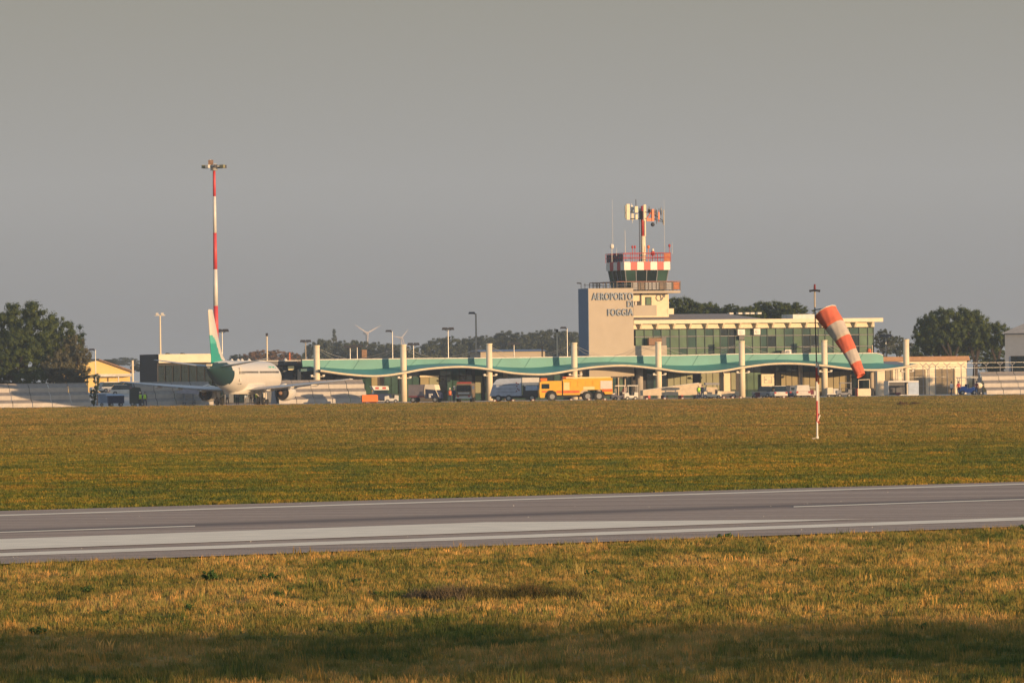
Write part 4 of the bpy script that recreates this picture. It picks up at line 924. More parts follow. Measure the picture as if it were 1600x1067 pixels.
MB().box(1.0, 1.25, -.95, -.86, .6, 1.1).box(1.2, 1.5, -.95, -.86, .9, 1.1).build('door_stripe', white, ut)
MB().box(-1.7, .4, -.93, -.85, .65, .85).build('red_sill', maroon, ut)
for x in (-1.1, 1.8):
    for y in (-.8, .8): wheel(ut, x, y, .35, .22)
# orange ground power cart + rescue pickup + small tug at the left column
oc = thing('orange_cart', 'bright orange box cart standing at the edge of the apron', 'cart', (P(577.5, 628, 786).x, 786, .02), R(8))
MB().box(-.98, .98, -.5, .5, .22, 1.02).build('box', orange, oc); MB().box(-1.02, -.983, -.5, .5, .24, 1.0).build('end_cap', dark, oc)
MB().box(-.9, .9, -.4, .4, 1.023, 1.08).build('lid', orange, oc)
for x in (-.65, .65):
    for y in (-.42, .42): MB().tube((x, y - .06, .16), (x, y + .06, .16), .16, n=12).build('wheel', rubber, oc)
MB().tube((.98, 0, .3), (1.9, 0, .25), .04).build('tow_bar', offwhite, oc)
rp_ = thing('rescue_pickup', 'dark rescue pickup with a white and red roof panel behind the orange cart', 'pickup', (P(594, 620, 800).x, 800, .02), R(12))
MB().box(-1.5, 1.3, -.8, .8, .45, 1.15).build('body', navy, rp_)
MB().hexa([(-1.0, -.75, 1.15), (.9, -.75, 1.15), (.9, .75, 1.15), (-1.0, .75, 1.15), (-.75, -.68, 1.62), (.8, -.68, 1.62), (.8, .68, 1.62), (-.75, .68, 1.62)]).build('cabin', glassd, rp_)
MB().hexa([(-.9, -.8, 1.63), (1.0, -.8, 1.63), (1.0, .8, 1.63), (-.9, .8, 1.63), (-1.2, -.8, 2.15), (.9, -.8, 2.1), (.9, .8, 2.1), (-1.2, .8, 2.15)]).build('roof_panel', white, rp_)
for x in (-.75, .15): MB().box(x, x + .45, -.83, -.803, 1.75, 2.0).build('red_lamp', red, rp_)
for x in (-1, .9):
    for y in (-.75, .75): wheel(rp_, x, y, .35, .2)
def tug(label, x, D, rz, m_, canopy=True, L=1.7):
    o = thing('baggage_tug', label, 'tug', (P(x, 627, D).x, D, .02), rz, 'small tugs on the apron'); h = L / 2
    MB().prism([(-h, -.5, .28), (-h, -.5, .85), (-h + .5, -.5, .95), (-h + .6, -.5, .6), (h - .5, -.5, .6), (h - .45, -.5, 1.0), (h, -.5, .95), (h, -.5, .28)], (0, 1.0, 0)).build('body', m_, o)
    if canopy:
        MB().box(-h + .35, h, -.55, .55, 1.75, 1.86).build('sun_roof', m_, o)
        for xx_ in (-h + .45, h - .08):
            for y in (-.48, .48): MB().tube((xx_, y, .7), (xx_, y, 1.75), .035, n=5).build('roof_post', m_, o)
    MB().box(h - .75, h - .5, -.35, .35, .6, 1.15).build('seat', dark, o); MB().tube((-h + .55, 0, .75), (-h + .7, 0, 1.15), .03, n=5).build('steering_column', dark, o)
    for xx_ in (-h + .35, h - .35):
        for y in (-.45, .45): wheel(o, xx_, y, .24, .16)
    return o
tug('white tug with sun roof right behind the fire truck', 967, 792, R(8), white); tug('taller white tug right of the first one, by the doors', 985.5, 790, R(10), white)
tug('pale tug without roof beside the left canopy column', 612, 790, R(0), offwhite, False); tug('cream open tug with raised boom left of a canopy column at centre right', 1112, 806, R(4), cream, False, 2.4)
tug('grey buggy with dark seats between the cream boxes and the glazing', 1319, 806, R(3), grey, True, 1.9)
# long boarding ramp with striped feet
creamd = mat('ramp_cream', (.52, .42, .29), .8)
rp2 = thing('boarding_ramp', 'long cream boarding ramp rising to the right in front of the glazing', 'ramp', (P(1003, 627, 812).x, 812, .02), R(16))
MB().prism([(0, -.5, .5), (0, -.5, 1.15), (7.4, -.5, 2.0), (7.8, -.5, 2.0), (7.8, -.5, .45)], (0, 1.2, 0)).build('side_wall', creamd, rp2)
for x in (.8, 2.9, 5.2, 7.2): MB().box(x - .15, x + .15, -.6, .8, 0, .5).build('ramp_foot', red if x in (.8, 5.2) else grey, rp2)
MB().path([(0, -.55, 1.18), (7.4, -.55, 2.03)], .04).build('top_rail', offwhite, rp2)
cr = thing('conveyor_loader', 'cream belt loader right of the long boarding ramp', 'belt loader', (P(1105, 627, 808).x, 808, .02), R(10))
MB().prism([(-.2, -.6, .35), (-.2, -.6, 1.5), (1.2, -.6, 1.45), (1.25, -.6, .95), (4.0, -.6, .9), (4.0, -.6, .35)], (0, 1.2, 0)).build('body', creamd, cr)
MB().hexa([(-.3, -.5, 1.75), (1.5, -.5, 1.75), (1.5, .5, 1.75), (-.3, .5, 1.75), (-.3, -.5, 2.05), (1.5, -.5, 2.0), (1.5, .5, 2.0), (-.3, .5, 2.05)]).build('belt_head', grey, cr)
for x in (-.1, 1.3): MB().tube((x, 0, 1.4), (x, 0, 1.78), .06).build('support', dark, cr)
for x in (.4, 3.3):
    for y in (-.5, .5): wheel(cr, x, y, .3, .2)
bx = thing('equipment_trolley', 'low cream trolley loaded with boxes right of a canopy column', 'trolley', (P(1301, 620, 806).x, 806, .02), R(5))
MB().box(-.75, .75, -.5, .5, .35, .5).build('deck', offwhite, bx); MB().box(-.7, .0, -.45, .45, .503, 1.25).build('box', cream, bx); MB().box(.05, .7, -.4, .4, .503, 1.1).build('box', offwhite, bx)
for x in (-.5, .5): wheel(bx, x, -.4, .18, .12); wheel(bx, x, .4, .18, .12)
b2 = thing('baggage_trolley', 'flat red footed baggage trolley left of the dark estate car', 'trolley', (P(1186, 620, 800).x, 800, .02), R(2))
MB().box(-1.0, .9, -.6, .6, .75, .88).build('deck', plaster, b2); MB().box(-.45, .1, -.4, .4, .15, .74).build('red_base', maroon, b2)
for x in (-.7, .6): wheel(b2, x, -.5, .17, .12); wheel(b2, x, .5, .17, .12)
mo = thing('luggage_trolley', 'cluttered luggage trolley with wire sides right of the cream van', 'trolley', (P(1270, 620, 804).x, 804, .02), R(5))
MB().box(-.7, .7, -.5, .5, .3, .4).build('deck', offwhite, mo); MB().box(-.55, .05, -.4, .4, .403, 1.0).build('suitcase', maroon, mo); MB().box(.1, .5, -.35, .35, .403, .85).build('suitcase', offwhite, mo)
fr2 = MB()
for x in (-.68, .68):
    for y in (-.48, .48): fr2.tube((x, y, .4), (x, y, 1.3), .03, n=5)
fr2.path([(-.68, -.48, 1.3), (.68, -.48, 1.3), (.68, .48, 1.3), (-.68, .48, 1.3), (-.68, -.48, 1.3)], .03, 5); fr2.build('wire_frame', offwhite, mo)
for x in (-.5, .5): wheel(mo, x, -.4, .17, .12)
cab_ = thing('mobile_platform', 'cream railed platform cabinet at the right end of the terminal', 'platform', (P(1349, 620, 806).x, 806, .02), R(12))
MB().box(-.85, .85, -.5, .7, .12, 1.05).build('cabinet', cream, cab_); MB().box(-.9, -.84, -.5, .7, .12, 1.1).build('red_edge', red, cab_)
rr2 = MB().path([(-.75, -.45, 1.05), (-.75, -.45, 2.15), (.7, -.45, 2.2), (.7, -.45, 1.05)], .045); rr2.build('guard_rail', cream, cab_)
for x in (-.6, .6): wheel(cab_, x, -.35, .16, .1)
wc = thing('service_container', 'open fronted pale service container behind the last canopy column', 'container', (P(1412, 617, 846).x, 846, .02), R(14))
MB().box(-2.1, 2.1, 1.9, 2.0, .1, 1.75).box(-2.1, 2.1, 0, 2, 1.75, 1.95).box(-2.1, -2.02, 0, 1.9, .1, 1.75).build('shell', offwhite, wc); MB().box(.65, 2.1, -.0, .1, .1, 1.74).build('side_panel', paleblue, wc)
MB().box(-2.0, .6, .5, .6, .12, 1.7).build('dark_interior_panel', dark, wc); MB().box(-2.1, 2.1, 0, 1.9, .02, .1).build('floor_frame', steel, wc); MB().box(-1.1, -.5, -.3, .2, .1, .4).build('red_pedal_box', maroon, wc)
bt = thing('blue_tractor', 'blue apron tractor with a pale flat sun roof near the right blast fence', 'tractor', (P(1512, 617, 838).x, 838, .02), R(6))
MB().prism([(-1.25, -.6, .3), (-1.2, -.6, .95), (-.5, -.6, 1.15), (.2, -.6, .85), (.9, -.6, 1.05), (1.2, -.6, .8), (1.2, -.6, .3)], (0, 1.2, 0)).build('body', blue, bt)
MB().box(-1.4, 1.3, -.75, .75, 2.2, 2.3).build('sun_roof', offwhite, bt)
for x in (-1.2, -.1, 1.1): MB().tube((x, -.6, .8), (x, -.6, 2.2), .04, n=5).tube((x, .6, .8), (x, .6, 2.2), .04, n=5).build('roof_post', steel, bt)
MB().box(-.3, .1, -.4, .4, .9, 1.4).build('seat', navy, bt)
for x in (-.8, .8):
    for y in (-.6, .6): wheel(bt, x, y, .3, .2)
ac = thing('rounded_cart', 'small rounded cream cart between the blue tractor and the blast fence', 'cart', (P(1529, 617, 842).x, 842, .02), R(5))
MB().sphere((0, 0, 1.2), .55, 12, 8, 0, (1, .8, .75)).build('shell', cream, ac); MB().box(-.4, .4, -.3, .3, .3, .85).build('base', dark, ac)
for x in (-.3, .3): wheel(ac, x, -.3, .2, .12); wheel(ac, x, .3, .2, .12)
# dark trailer and steps in the left gap
tr_ = thing('covered_trailer', 'dark navy trailer with a pale blue cover in the gap left of the airliner wing', 'trailer', (P(181, 630, 800).x, 800, .02), R(10))
MB().box(-1.0, 1.0, -.6, .6, .45, 1.55).build('body', navy, tr_); tr_.scale = (1, 1, .85); MB().hexa([(-1.2, -.7, 1.56), (1.2, -.7, 1.56), (1.2, .7, 1.56), (-1.2, .7, 1.56), (-1.2, -.5, 1.85), (.6, -.5, 1.8), (.6, .5, 1.8), (-1.2, .5, 1.85)]).build('cover', paleblue, tr_)
for x in (-.6, .6): wheel(tr_, x, -.55, .25, .15); wheel(tr_, x, .55, .25, .15)
db = thing('wheeled_container', 'pale blue boxy container left of the navy trailer', 'container', (P(164, 630, 808).x, 808, .02), R(14))
MB().box(-.8, .8, -.6, .6, .4, 1.5).build('body', sm_, db); MB().box(-.85, .85, -.65, .65, 1.503, 1.6).build('lid', paleblue, db); wheel(db, -.5, -.5, .2, .12); wheel(db, .5, -.5, .2, .12)
sg = thing('ground_power_unit', 'dark hooded power unit standing between the two left fences', 'generator', (P(214, 630, 794).x, 794, .02), R(8))
MB().prism([(-.9, -.5, .3), (-.9, -.5, 2.1), (-.5, -.5, 2.4), (.4, -.5, 2.3), (.9, -.5, .3)], (0, 1.0, 0)).build('hood', mat('dark_green_paint', (.025, .035, .03), .6), sg); wheel(sg, -.6, -.45, .25, .15); wheel(sg, .6, -.45, .25, .15)
# mobile steps under the left wing
st = thing('mobile_steps', 'grey wheeled maintenance steps with pale platform under the left wing', 'steps', (P(296, 630, 796).x, 796, .02), R(10))
MB().hexa([(-1.4, -.6, 1.55), (1.3, -.6, 1.35), (1.3, .6, 1.35), (-1.4, .6, 1.55), (-1.4, -.6, 2.15), (.9, -.6, 2.15), (.9, .6, 2.15), (-1.4, .6, 2.15)]).build('platform', mat('lilac_grey', (.33, .31, .35), .7), st)
for x in (-.7, .5): MB().tube((x, -.5, .2), (x, -.5, 1.5), .06).tube((x, .5, .2), (x, .5, 1.5), .06).build('leg', grey, st)
s2 = MB(); s2.path([(-.7, -.5, .3), (1.5, -.5, 1.4)], .05); s2.path([(-.7, -.5, .3), (.5, -.5, .3)], .05); s2.build('brace', grey, st)
for x in (-.7, .5): wheel(st, x, -.5, .2, .12)

# ================================================================== PEOPLE
def person(label, x, D, rz, top, legs, vest=None, pose=0, hat=None, sc=1.0):
    o = bpy.data.objects.new('person', None); C.objects.link(o); o.location = (P(x, 625, D).x, D, .02); o.rotation_euler.z = rz; o.scale = (sc,) * 3
    tag(o, label, 'person', 'people working on the apron')
    sw = [.0, .16, -.1][pose]; ar = [.1, .35, .6][pose]
    V = [((0, 0, .95), .15), ((0, 0, 1.15), .15), ((0, 0, 1.36), .17), ((0, 0, 1.5), .07), ((0, -.01, 1.56), .075), ((0, -.02, 1.68), .105),
         ((-.19, 0, 1.4), .07), ((-.25, -ar * .3, 1.13), .05), ((-.24, -.12 - ar * .6, .93 + ar * .3), .04), ((.19, 0, 1.4), .07), ((.26, .05, 1.12), .05), ((.25, -.05, .88), .04),
         ((-.1, 0, .88), .1), ((-.11, -sw, .5), .07), ((-.12, sw * .3 - .0, .08), .05), ((-.12, -.12 - sw * .2, .04), .045), ((.1, 0, .88), .1), ((.11, sw, .5), .07), ((.12, sw * 1.4, .08), .05), ((.12, sw * 1.4 - .14, .04), .045),
         ((-.23, -.16 - ar * .7, .88 + ar * .35), .03), ((.25, -.07, .80), .03)]
    E = [(0, 1), (1, 2), (2, 3), (3, 4), (4, 5), (2, 6), (6, 7), (7, 8), (2, 9), (9, 10), (10, 11), (0, 12), (12, 13), (13, 14), (14, 15), (0, 16), (16, 17), (17, 18), (18, 19), (8, 20), (11, 21)]
    me = bpy.data.meshes.new('b'); me.from_pydata([v for v, r in V], E, []); t = bpy.data.objects.new('b', me); C.objects.link(t)
    md = t.modifiers.new('s', 'SKIN'); md.use_smooth_shade = True
    for i, (v, r) in enumerate(V): me.skin_vertices[0].data[i].radius = (r, r * (.7 if i < 3 else 1)); me.skin_vertices[0].data[i].use_root = i == 0
    t.modifiers.new('u', 'SUBSURF').levels = 1
    dg = bpy.context.evaluated_depsgraph_get(); dg.update(); m2 = bpy.data.meshes.new_from_object(t.evaluated_get(dg)); bpy.data.objects.remove(t)
    m2.materials.clear(); [m2.materials.append(k) for k in (skin, top, legs, dark)]
    for p_ in m2.polygons:
        c = p_.center; p_.material_index = 0 if c.z > 1.5 or (c.z < .93 and abs(c.x) > .19) else (1 if c.z > .95 or abs(c.x) > .19 else (2 if c.z > .1 else 3))
    b = bpy.data.objects.new('body', m2); C.objects.link(b); b.parent = o
    MB().sphere((0, .015, 1.71), .115, 10, 6, 0, (1, 1.05, .85)).build('hair' if hat is None else 'cap', hat or dark, o, True)
    if vest: MB().loft([[(.2 * a_ * math.cos(2*math.pi*k/14), .145 * a_ * math.sin(2*math.pi*k/14), z_) for k in range(14)] for z_, a_ in ((.9, .95), (1.1, .95), (1.3, 1.08), (1.43, .95))]).build('vest', vest, o, True)
    return o
pp_ = [('person in a bright yellow vest at the left edge of the shaded fence', 219, 790, 30, navy, navy, hiviz, 0), ('second person in a bright yellow vest, right of the first by the shaded fence', 226.5, 789, -20, navy, navy, hiviz, 1),
       ('person in a blue grey shirt under the tail of the airliner', 383, 786, 20, paleblue, grey, None, 1), ('person in white shirt beneath the belly of the airliner', 392, 788, -10, white, grey, None, 0),
       ('person in dark clothes crouched look beneath the airliner belly, right of the white shirt', 398, 792, 60, navy, navy, None, 2), ('person in a yellow vest under the airliner wing root', 401, 786, 10, navy, navy, hiviz, 1),
       ('person in pale overalls by the main wheels of the airliner', 405.5, 789, 170, cream, offwhite, None, 0), ('person in grey clothes left of the main wheels', 371, 790, 0, grey, navy, None, 0), ('person in dark red top walking behind the left engine', 341, 792, 80, maroon, navy, None, 1),
       ('person in white shirt bending towards luggage below the tail', 355, 790, 40, white, navy, None, 2),
       ('person with hi viz vest standing before the cream ramp', 1092, 800, 10, navy, navy, hiviz, 0), ('person in dark clothes beside the vested one by the cream ramp', 1097.5, 800, -30, navy, navy, None, 1),
       ('person in red and white top standing between the two white tugs', 976, 797, 0, maroon, grey, None, 0), ('person in orange vest left of the olive fire tender', 703, 796, 0, navy, navy, redorange, 0),
       ('person in dark clothes close beside the olive fire tender', 709.5, 800, 20, navy, navy, None, 1), ('person in red standing at the left of the blue tractor', 1498, 834, 0, red, navy, None, 0), ('person in dark red jacket by the rounded cart', 1526, 834, 10, maroon, navy, None, 0), ('person in white shirt and dark trousers left of the blue tractor', 1487, 836, 30, white, navy, None, 1)]
for l_, x, D, rz, a, b, v, ps in pp_: person(l_, x, D, R(rz), a, b, v, ps, cream if ps == 0 and v else None)

# small red and white marker blocks along the grass edge
mk = thing('apron_marker', 'small red and white marker block at the grass edge', 'marker', (0, 0, 0), 0, 'marker blocks along the grass edge')
MB().box(-.22, .22, -.12, .12, 0, .3).build('base', maroon, mk); MB().box(-.12, .12, -.13, -.121, .05, .28).build('white_patch', offwhite, mk)
mxs = [773, 802, 833, 893, 921, 946, 1012, 1040, 1068, 1133, 1147, 1160, 1228, 1275]
for i, x in enumerate(mxs):
    m_ = mk if i == 0 else copy_tree(mk); m_['label'] = 'small red and white marker block ' + ['left of the tank truck', 'before the rear wheels of the tank truck', 'before the cab of the tank truck', 'before the middle of the fire truck', 'before the rear wheels of the fire truck', 'at the tail end of the fire truck', 'at the low end of the cream ramp', 'below the middle of the cream ramp', 'below the upper half of the cream ramp', 'before the belt loader', 'right of the belt loader', 'below the column right of the loader', 'just right of the white hatchback', 'at the foot of the windsock pole line'][i]; m_.location = (P(x, 625, 781).x, 782 + .01 * (x - 770), .02)

# ================================================================== LAMP POSTS AND MASTS
def lamp(label, x, ytop, D, kind, m_=steel, r=.09, rz=0, cat='lamp post'):
    p = P(x, ytop, D); o = thing('lamp_post', label, cat, (p.x, D, 0), rz, 'lamp posts around the terminal'); h_ = p.z
    MB().tube((0, 0, 0), (0, 0, h_), r * 1.3, r * .8, 8).build('pole', m_, o)
    if kind == 'single': hd = [(-.55, 0)]
    elif kind == 'double': hd = [(-.45, .18), (.45, .18)]
    elif kind == 'cross': hd = [(-.5, 0), (.5, 0), (0, -.5), (0, .5)]
    else: hd = []
    for hx_, up in hd:
        s = -1 if hx_ < 0 else 1
        MB().hexa([(hx_ - .5, -.25, h_ - .05 + up * .5), (hx_ + .5, -.25, h_ - .05 + up * .5), (hx_ + .5, .25, h_ - .05 + up * .5), (hx_ - .5, .25, h_ - .05 + up * .5), (hx_ - .38, -.15, h_ + .24 + up), (hx_ + .38, -.15, h_ + .24 + up), (hx_ + .38, .15, h_ + .24 + up), (hx_ - .38, .15, h_ + .24 + up)]).build('lamp_head', dark, o)
        MB().tube((0, 0, h_ - .1), (hx_, 0, h_ + .02), .04, n=5).build('arm', dark, o)
    if kind == 'flood': MB().box(-.7, .7, -.15, .15, h_, h_ + .15).box(-.55, -.2, -.3, 0, h_ + .1, h_ + .4).box(.15, .5, -.3, 0, h_ + .1, h_ + .4).build('floodlight_bar', offwhite, o)
    if kind == 'knob': MB().box(-.16, .16, -.2, .2, h_ - .1, h_ + .3).build('lamp_head', dark, o)
    return o
lamp('thin pale mast with a small floodlight bar above the dark pavilion', 250, 493.5, 870, 'flood', cream, .12)
lamp('pale post with a dark knob lamp behind the airliner roof', 417, 524, 870, 'knob', cream, .11)
lamp('tall slim post with one dark lamp head, highest over the teal canopy', 743.5, 490, 880, 'single', plaster, .13)
lamp('post with one dark lamp head in front of the far turbine', 613, 518, 950, 'single', steel, .08)
lamp('double headed dark lamp post above the middle of the treeline', 700, 516, 960, 'double', steel, .09)
lamp('pale post with small lamp left of the sign tower', 870.5, 518, 870, 'knob', cream, .11)
lamp('dark headed lamp post close to the left side of the sign tower', 886, 513, 950, 'single', steel, .08)
lamp('low dark double lamp behind the canopy right of the third column', 803, 539, 960, 'double', steel, .08)
lamp('low dark double lamp behind the canopy near the second column', 646, 540, 960, 'double', steel, .08)
lamp('pair of dark lamp heads above the left canopy end', 547, 544, 960, 'double', steel, .08)
lamp('second pair of dark lamp heads above the left canopy end, right of the first', 558, 543, 980, 'double', steel, .08)
lamp('short post with flat double lamp right of the terminal roof', 1384, 527, 950, 'double', steel, .08)
lamp('dark double headed lamp peeping out beside the striped mast', 347, 519, 860, 'double', steel, .08)
lamp('dark lamp over the yellow house roof', 149, 547, 960, 'single', steel, .08)
lamp('short reddish post with white band on the annex roof line', 452.5, 551, 880, 'none', redorange, .1)
lamp('thin lattice post with crossbars behind the canopy end', 477.5, 535, 1050, 'double', plaster, .09)
lamp('thin post above the canopy between second and third columns from the sign tower', 847, 541, 880, 'none', tile, .11)
lm = thing('lighting_mast', 'tall red and white banded floodlight mast behind the airliner fin', 'mast', (P(338.5, 600, 850).x, 850, 0))
def mh(y): return Z_(335, y, 850)
ys = [(640, 535, red), (535, 478, red), (478, 421, white), (421, 364, red), (364, 307, white), (307, 264, red)]
zt_ = mh(262); jr = mat('jet_mast_red', (.55, .05, .05), .5, var=.04)
for ya, yb, m_ in ys:
    za, zb_ = max(0, mh(ya)), mh(yb); rad = lambda z: .40 - .22 * z / zt_
    MB().tube((0, 0, za), (0, 0, zb_), rad(za), rad(zb_), 14).build('mast_section', jr if m_ is red else white, lm, True)
hd = MB().tube((0, 0, zt_ - .4), (0, 0, zt_ + .5), .5, .35, 10).tube((0, 0, zt_ + .1), (0, 0, zt_ + .18), 1.15, n=14).tube((-.45, 0, zt_ + .5), (-.45, 0, zt_ + 1.1), .05)
hd.build('head_frame', steel, lm)
for k in range(8):
    a = k * math.pi / 4 + .2; xx_, yy_ = 1.35 * math.cos(a), 1.35 * math.sin(a)
    MB().cbox((xx_, yy_, zt_ + .12), (.6, .45, .42), 0, a).build('floodlight', [dark, olive_cab, offwhite][k % 3], lm)
MB().box(-.75, -.1, -.3, .3, zt_ + .35, zt_ + 1.0).build('winch_box', tile, lm)

# ================================================================== WINDSOCK
wp = G(1277, 688)
sWS = 10000 / wp.y
ws = thing('windsock', 'hanging red and white windsock on a thin pole in the grass', 'windsock', (wp.x, wp.y, 0))
zt_ = Z_(1273, 450, wp.y); D_ = wp.y
def wx(x, y): return P(x, y, D_).x - wp.x
def wz(y, x=1280): return Z_(x, y, D_)
segs_ = [(688, 660, white), (660, 626, red), (626, 596, white), (596, 574, red), (574, 566, white)]
poleA = MB()
for ya, yb, m_ in segs_:
    MB().tube((wx(1277 - (688 - ya) * .01, ya), 0, max(0, wz(ya))), (wx(1277 - (688 - yb) * .01, yb), 0, wz(yb)), .04, .04, 8).build('pole_section', m_, ws)
for ya, yb, m_ in ((662, 646, red), (646, 600, white), (600, 586, redorange), (586, 566, white)):
    MB().tube((wx(1279.3, ya), .05, wz(ya)), (wx(1278.8, yb), .05, wz(yb)), .03, .03, 6).build('hinge_strut', m_, ws)
MB().tube((wx(1275.8, 568), 0, wz(568)), (wx(1273.2, 480), 0, wz(480)), .028, .024, 8).build('upper_pole', dark, ws)
MB().tube((wx(1273.2, 480), 0, wz(480)), (wx(1273, 452), 0, wz(452)), .035, .03, 8).build('pole_top', plaster, ws)
for s in (-1, 1): MB().tube((wx(1277, 680), 0, wz(680)), (wx(1277 + s * 3, 688), s * .02, 0), .03, n=6).build('foot', white, ws)
MB().box(wx(1269, 686), wx(1276, 686), -.12, .12, 0, .12).build('ground_plate', plaster, ws)
MB().tube((wx(1273, 452), 0, wz(452)), (wx(1273, 444), 0, wz(444)), .05, .04, 8).build('obstruction_light', maroon, ws)
for s in (-1, 1):
    MB().hexa([(wx(1273, 453) + s * .02, -.1, wz(455)), (wx(1273 + s * 8, 453), -.1, wz(456.5)), (wx(1273 + s * 8, 453), .1, wz(456.5)), (wx(1273, 453) + s * .02, .1, wz(455)), (wx(1273, 453) + s * .02, -.06, wz(452)), (wx(1273 + s * 9, 453), -.06, wz(453)), (wx(1273 + s * 9, 453), .06, wz(453)), (wx(1273, 453) + s * .02, .06, wz(452))]).build('lamp_head', dark, ws)
MB().tube((wx(1276, 660), 0, wz(660)), (wx(1281, 648), .02, wz(648)), .04, n=6).build('clamp', offwhite, ws)
cen = [(1291, 487, 18.7), (1303, 508, 17.6), (1308, 516.5, 15.5), (1319, 541, 13.2), (1327, 559, 10.8), (1334, 574, 8.2), (1341, 587, 6.2)]
# rings: centre path with radii; axis tilted down-right and slightly away
axis = Vector((wx(1341, 587) - wx(1289, 487), -1.3, wz(587) - wz(487))); Ls = axis.length; ax = axis.normalized()
side_ = ax.orthogonal().normalized(); e1 = ax.cross(Vector((0, 1, 0))).normalized(); e2 = ax.cross(e1).normalized()
c_top = Vector((wx(1290, 488), -.1, wz(488)))
rt_, rb_ = 18.2 / sWS, 7.0 / sWS
rsock = mat('sock_red', (.58, .13, .075), .85, var=.10, scale=5); wsock = mat('sock_white', (.46, .40, .34), .85, var=.08, scale=5)
bands = [(0, .225, rsock), (.225, .44, wsock), (.44, .645, rsock), (.645, .82, wsock), (.82, 1.0, rsock)]
rs = random.Random(5); ph = [rs.uniform(0, 6.28) for _ in range(5)]
def sring(f, ir=0):
    c = c_top + ax * (Ls * f) + Vector((.10, 0, .05)) * math.sin(math.pi * f) ; r = rt_ + (rb_ - rt_) * f ** .95; out_ = []
    for k in range(36):
        a = 2 * math.pi * k / 36; w_ = 1 + .07 * math.sin(3 * a + ph[0] + f * 4) * f + .035 * math.sin(6 * a + ph[1] + f * 11) * (.3 + f) + .025 * math.sin(11 * a + ph[2] - f * 23)
        flat = .72 + .28 * (1 - f)
        out_.append(c + (e1 * math.cos(a) * (r * w_ - ir) + e2 * math.sin(a) * (r * w_ * flat - ir)))
    return out_
for f0, f1, m_ in bands:
    rg = [sring(f0 + (f1 - f0) * i / 5) for i in range(6)]; rgi = [sring(f0 + (f1 - f0) * i / 5, .015) for i in range(5, -1, -1)]
    MB().loft(rg + rgi + [rg[0]], cap=False).build('sock_band', m_, ws, True)
hp = MB(); r0_ = sring(0); hp.path([*(q for q in r0_), r0_[0]], .022, 5); hp.build('mouth_hoop', offwhite, ws)
MB().path([r0_[0], Vector((wx(1273.5, 484), 0, wz(484)))], .03, 5).path([r0_[18], Vector((wx(1273.5, 490), 0, wz(490)))], .03, 5).build('hoop_arm', steel, ws)

# ================================================================== WIND TURBINES
def turbine(label, x, yh, D, blade_px, rot):
    p = P(x, yh, D); o = thing('wind_turbine', label, 'wind turbine', (p.x, D, 0), R(25), 'far wind turbines'); L = blade_px * D / F
    tm = mat('turbine_white', (.50, .43, .38), .6)
    MB().tube((0, 0, 0), (0, 0, p.z), 2.2, 1.3, 10).build('tower', tm, o); MB().box(-1.5, 1.5, -2, 6, p.z - 1.2, p.z + 1.8).build('nacelle', tm, o)
    for k in range(3):
        a = R(rot + 120 * k); d = Vector((math.sin(a), 0, math.cos(a))); n_ = Vector((d.z, 0, -d.x)); c = Vector((0, -2.6, p.z + .3))
        MB().loft([[c + d * (L * f) + n_ * (w0) , c + d * (L * f) + Vector((0, -.3 * (1 - f) - .05, 0)), c + d * (L * f) - n_ * w1, c + d * (L * f) + Vector((0, .3 * (1 - f) + .05, 0))] for f, w0, w1 in ((0, .5, .5), (.15, .5, 1.0), (.5, .35, .7), (1, .1, .18))]).build('blade', tm, o)
    return o
turbine('larger pale wind turbine beyond the trees left of centre', 573, 521, 7000, 25, 62)
turbine('smaller faint wind turbine right of the larger one', 627, 528, 8500, 17, 40)

# ================================================================== TREES
def leafmat(name, c0, c1, rough=.7):
    m = bpy.data.materials.new(name); m.use_nodes = True; n = m.node_tree; b = n.nodes['Principled BSDF']; L = n.links.new
    oi = n.nodes.new('ShaderNodeNewGeometry'); z = n.nodes.new('ShaderNodeTexNoise'); z.inputs['Scale'].default_value = .9; z.inputs['Detail'].default_value = 5; L(oi.outputs['Position'], z.inputs['Vector'])
    rm = n.nodes.new('ShaderNodeMath'); rm.operation = 'MULTIPLY_ADD'; rm.inputs[1].default_value = .2; L(oi.outputs['Random Per Island'], rm.inputs[0]); L(z.outputs['Fac'], rm.inputs[2])
    r = n.nodes.new('ShaderNodeValToRGB'); e = r.color_ramp.elements; e[0].position = .45; e[0].color = (*c0, 1); e[1].position = .85; e[1].color = (*c1, 1); L(rm.outputs[0], r.inputs[0]); L(r.outputs[0], b.inputs['Base Color'])
    b.inputs['Roughness'].default_value = rough; b.inputs['Specular IOR Level'].default_value = .15; return m
pine_l = leafmat('pine_leaf', (.03, .045, .012), (.075, .10, .022)); olive_l = leafmat('grey_olive_leaf', (.055, .055, .032), (.13, .12, .065)); far_l = leafmat('far_leaf', (.03, .042, .024), (.085, .095, .05)); rust_l = leafmat('autumn_leaf', (.12, .07, .035), (.24, .13, .06)); cyp_l = leafmat('cypress_leaf', (.02, .035, .012), (.045, .065, .02))
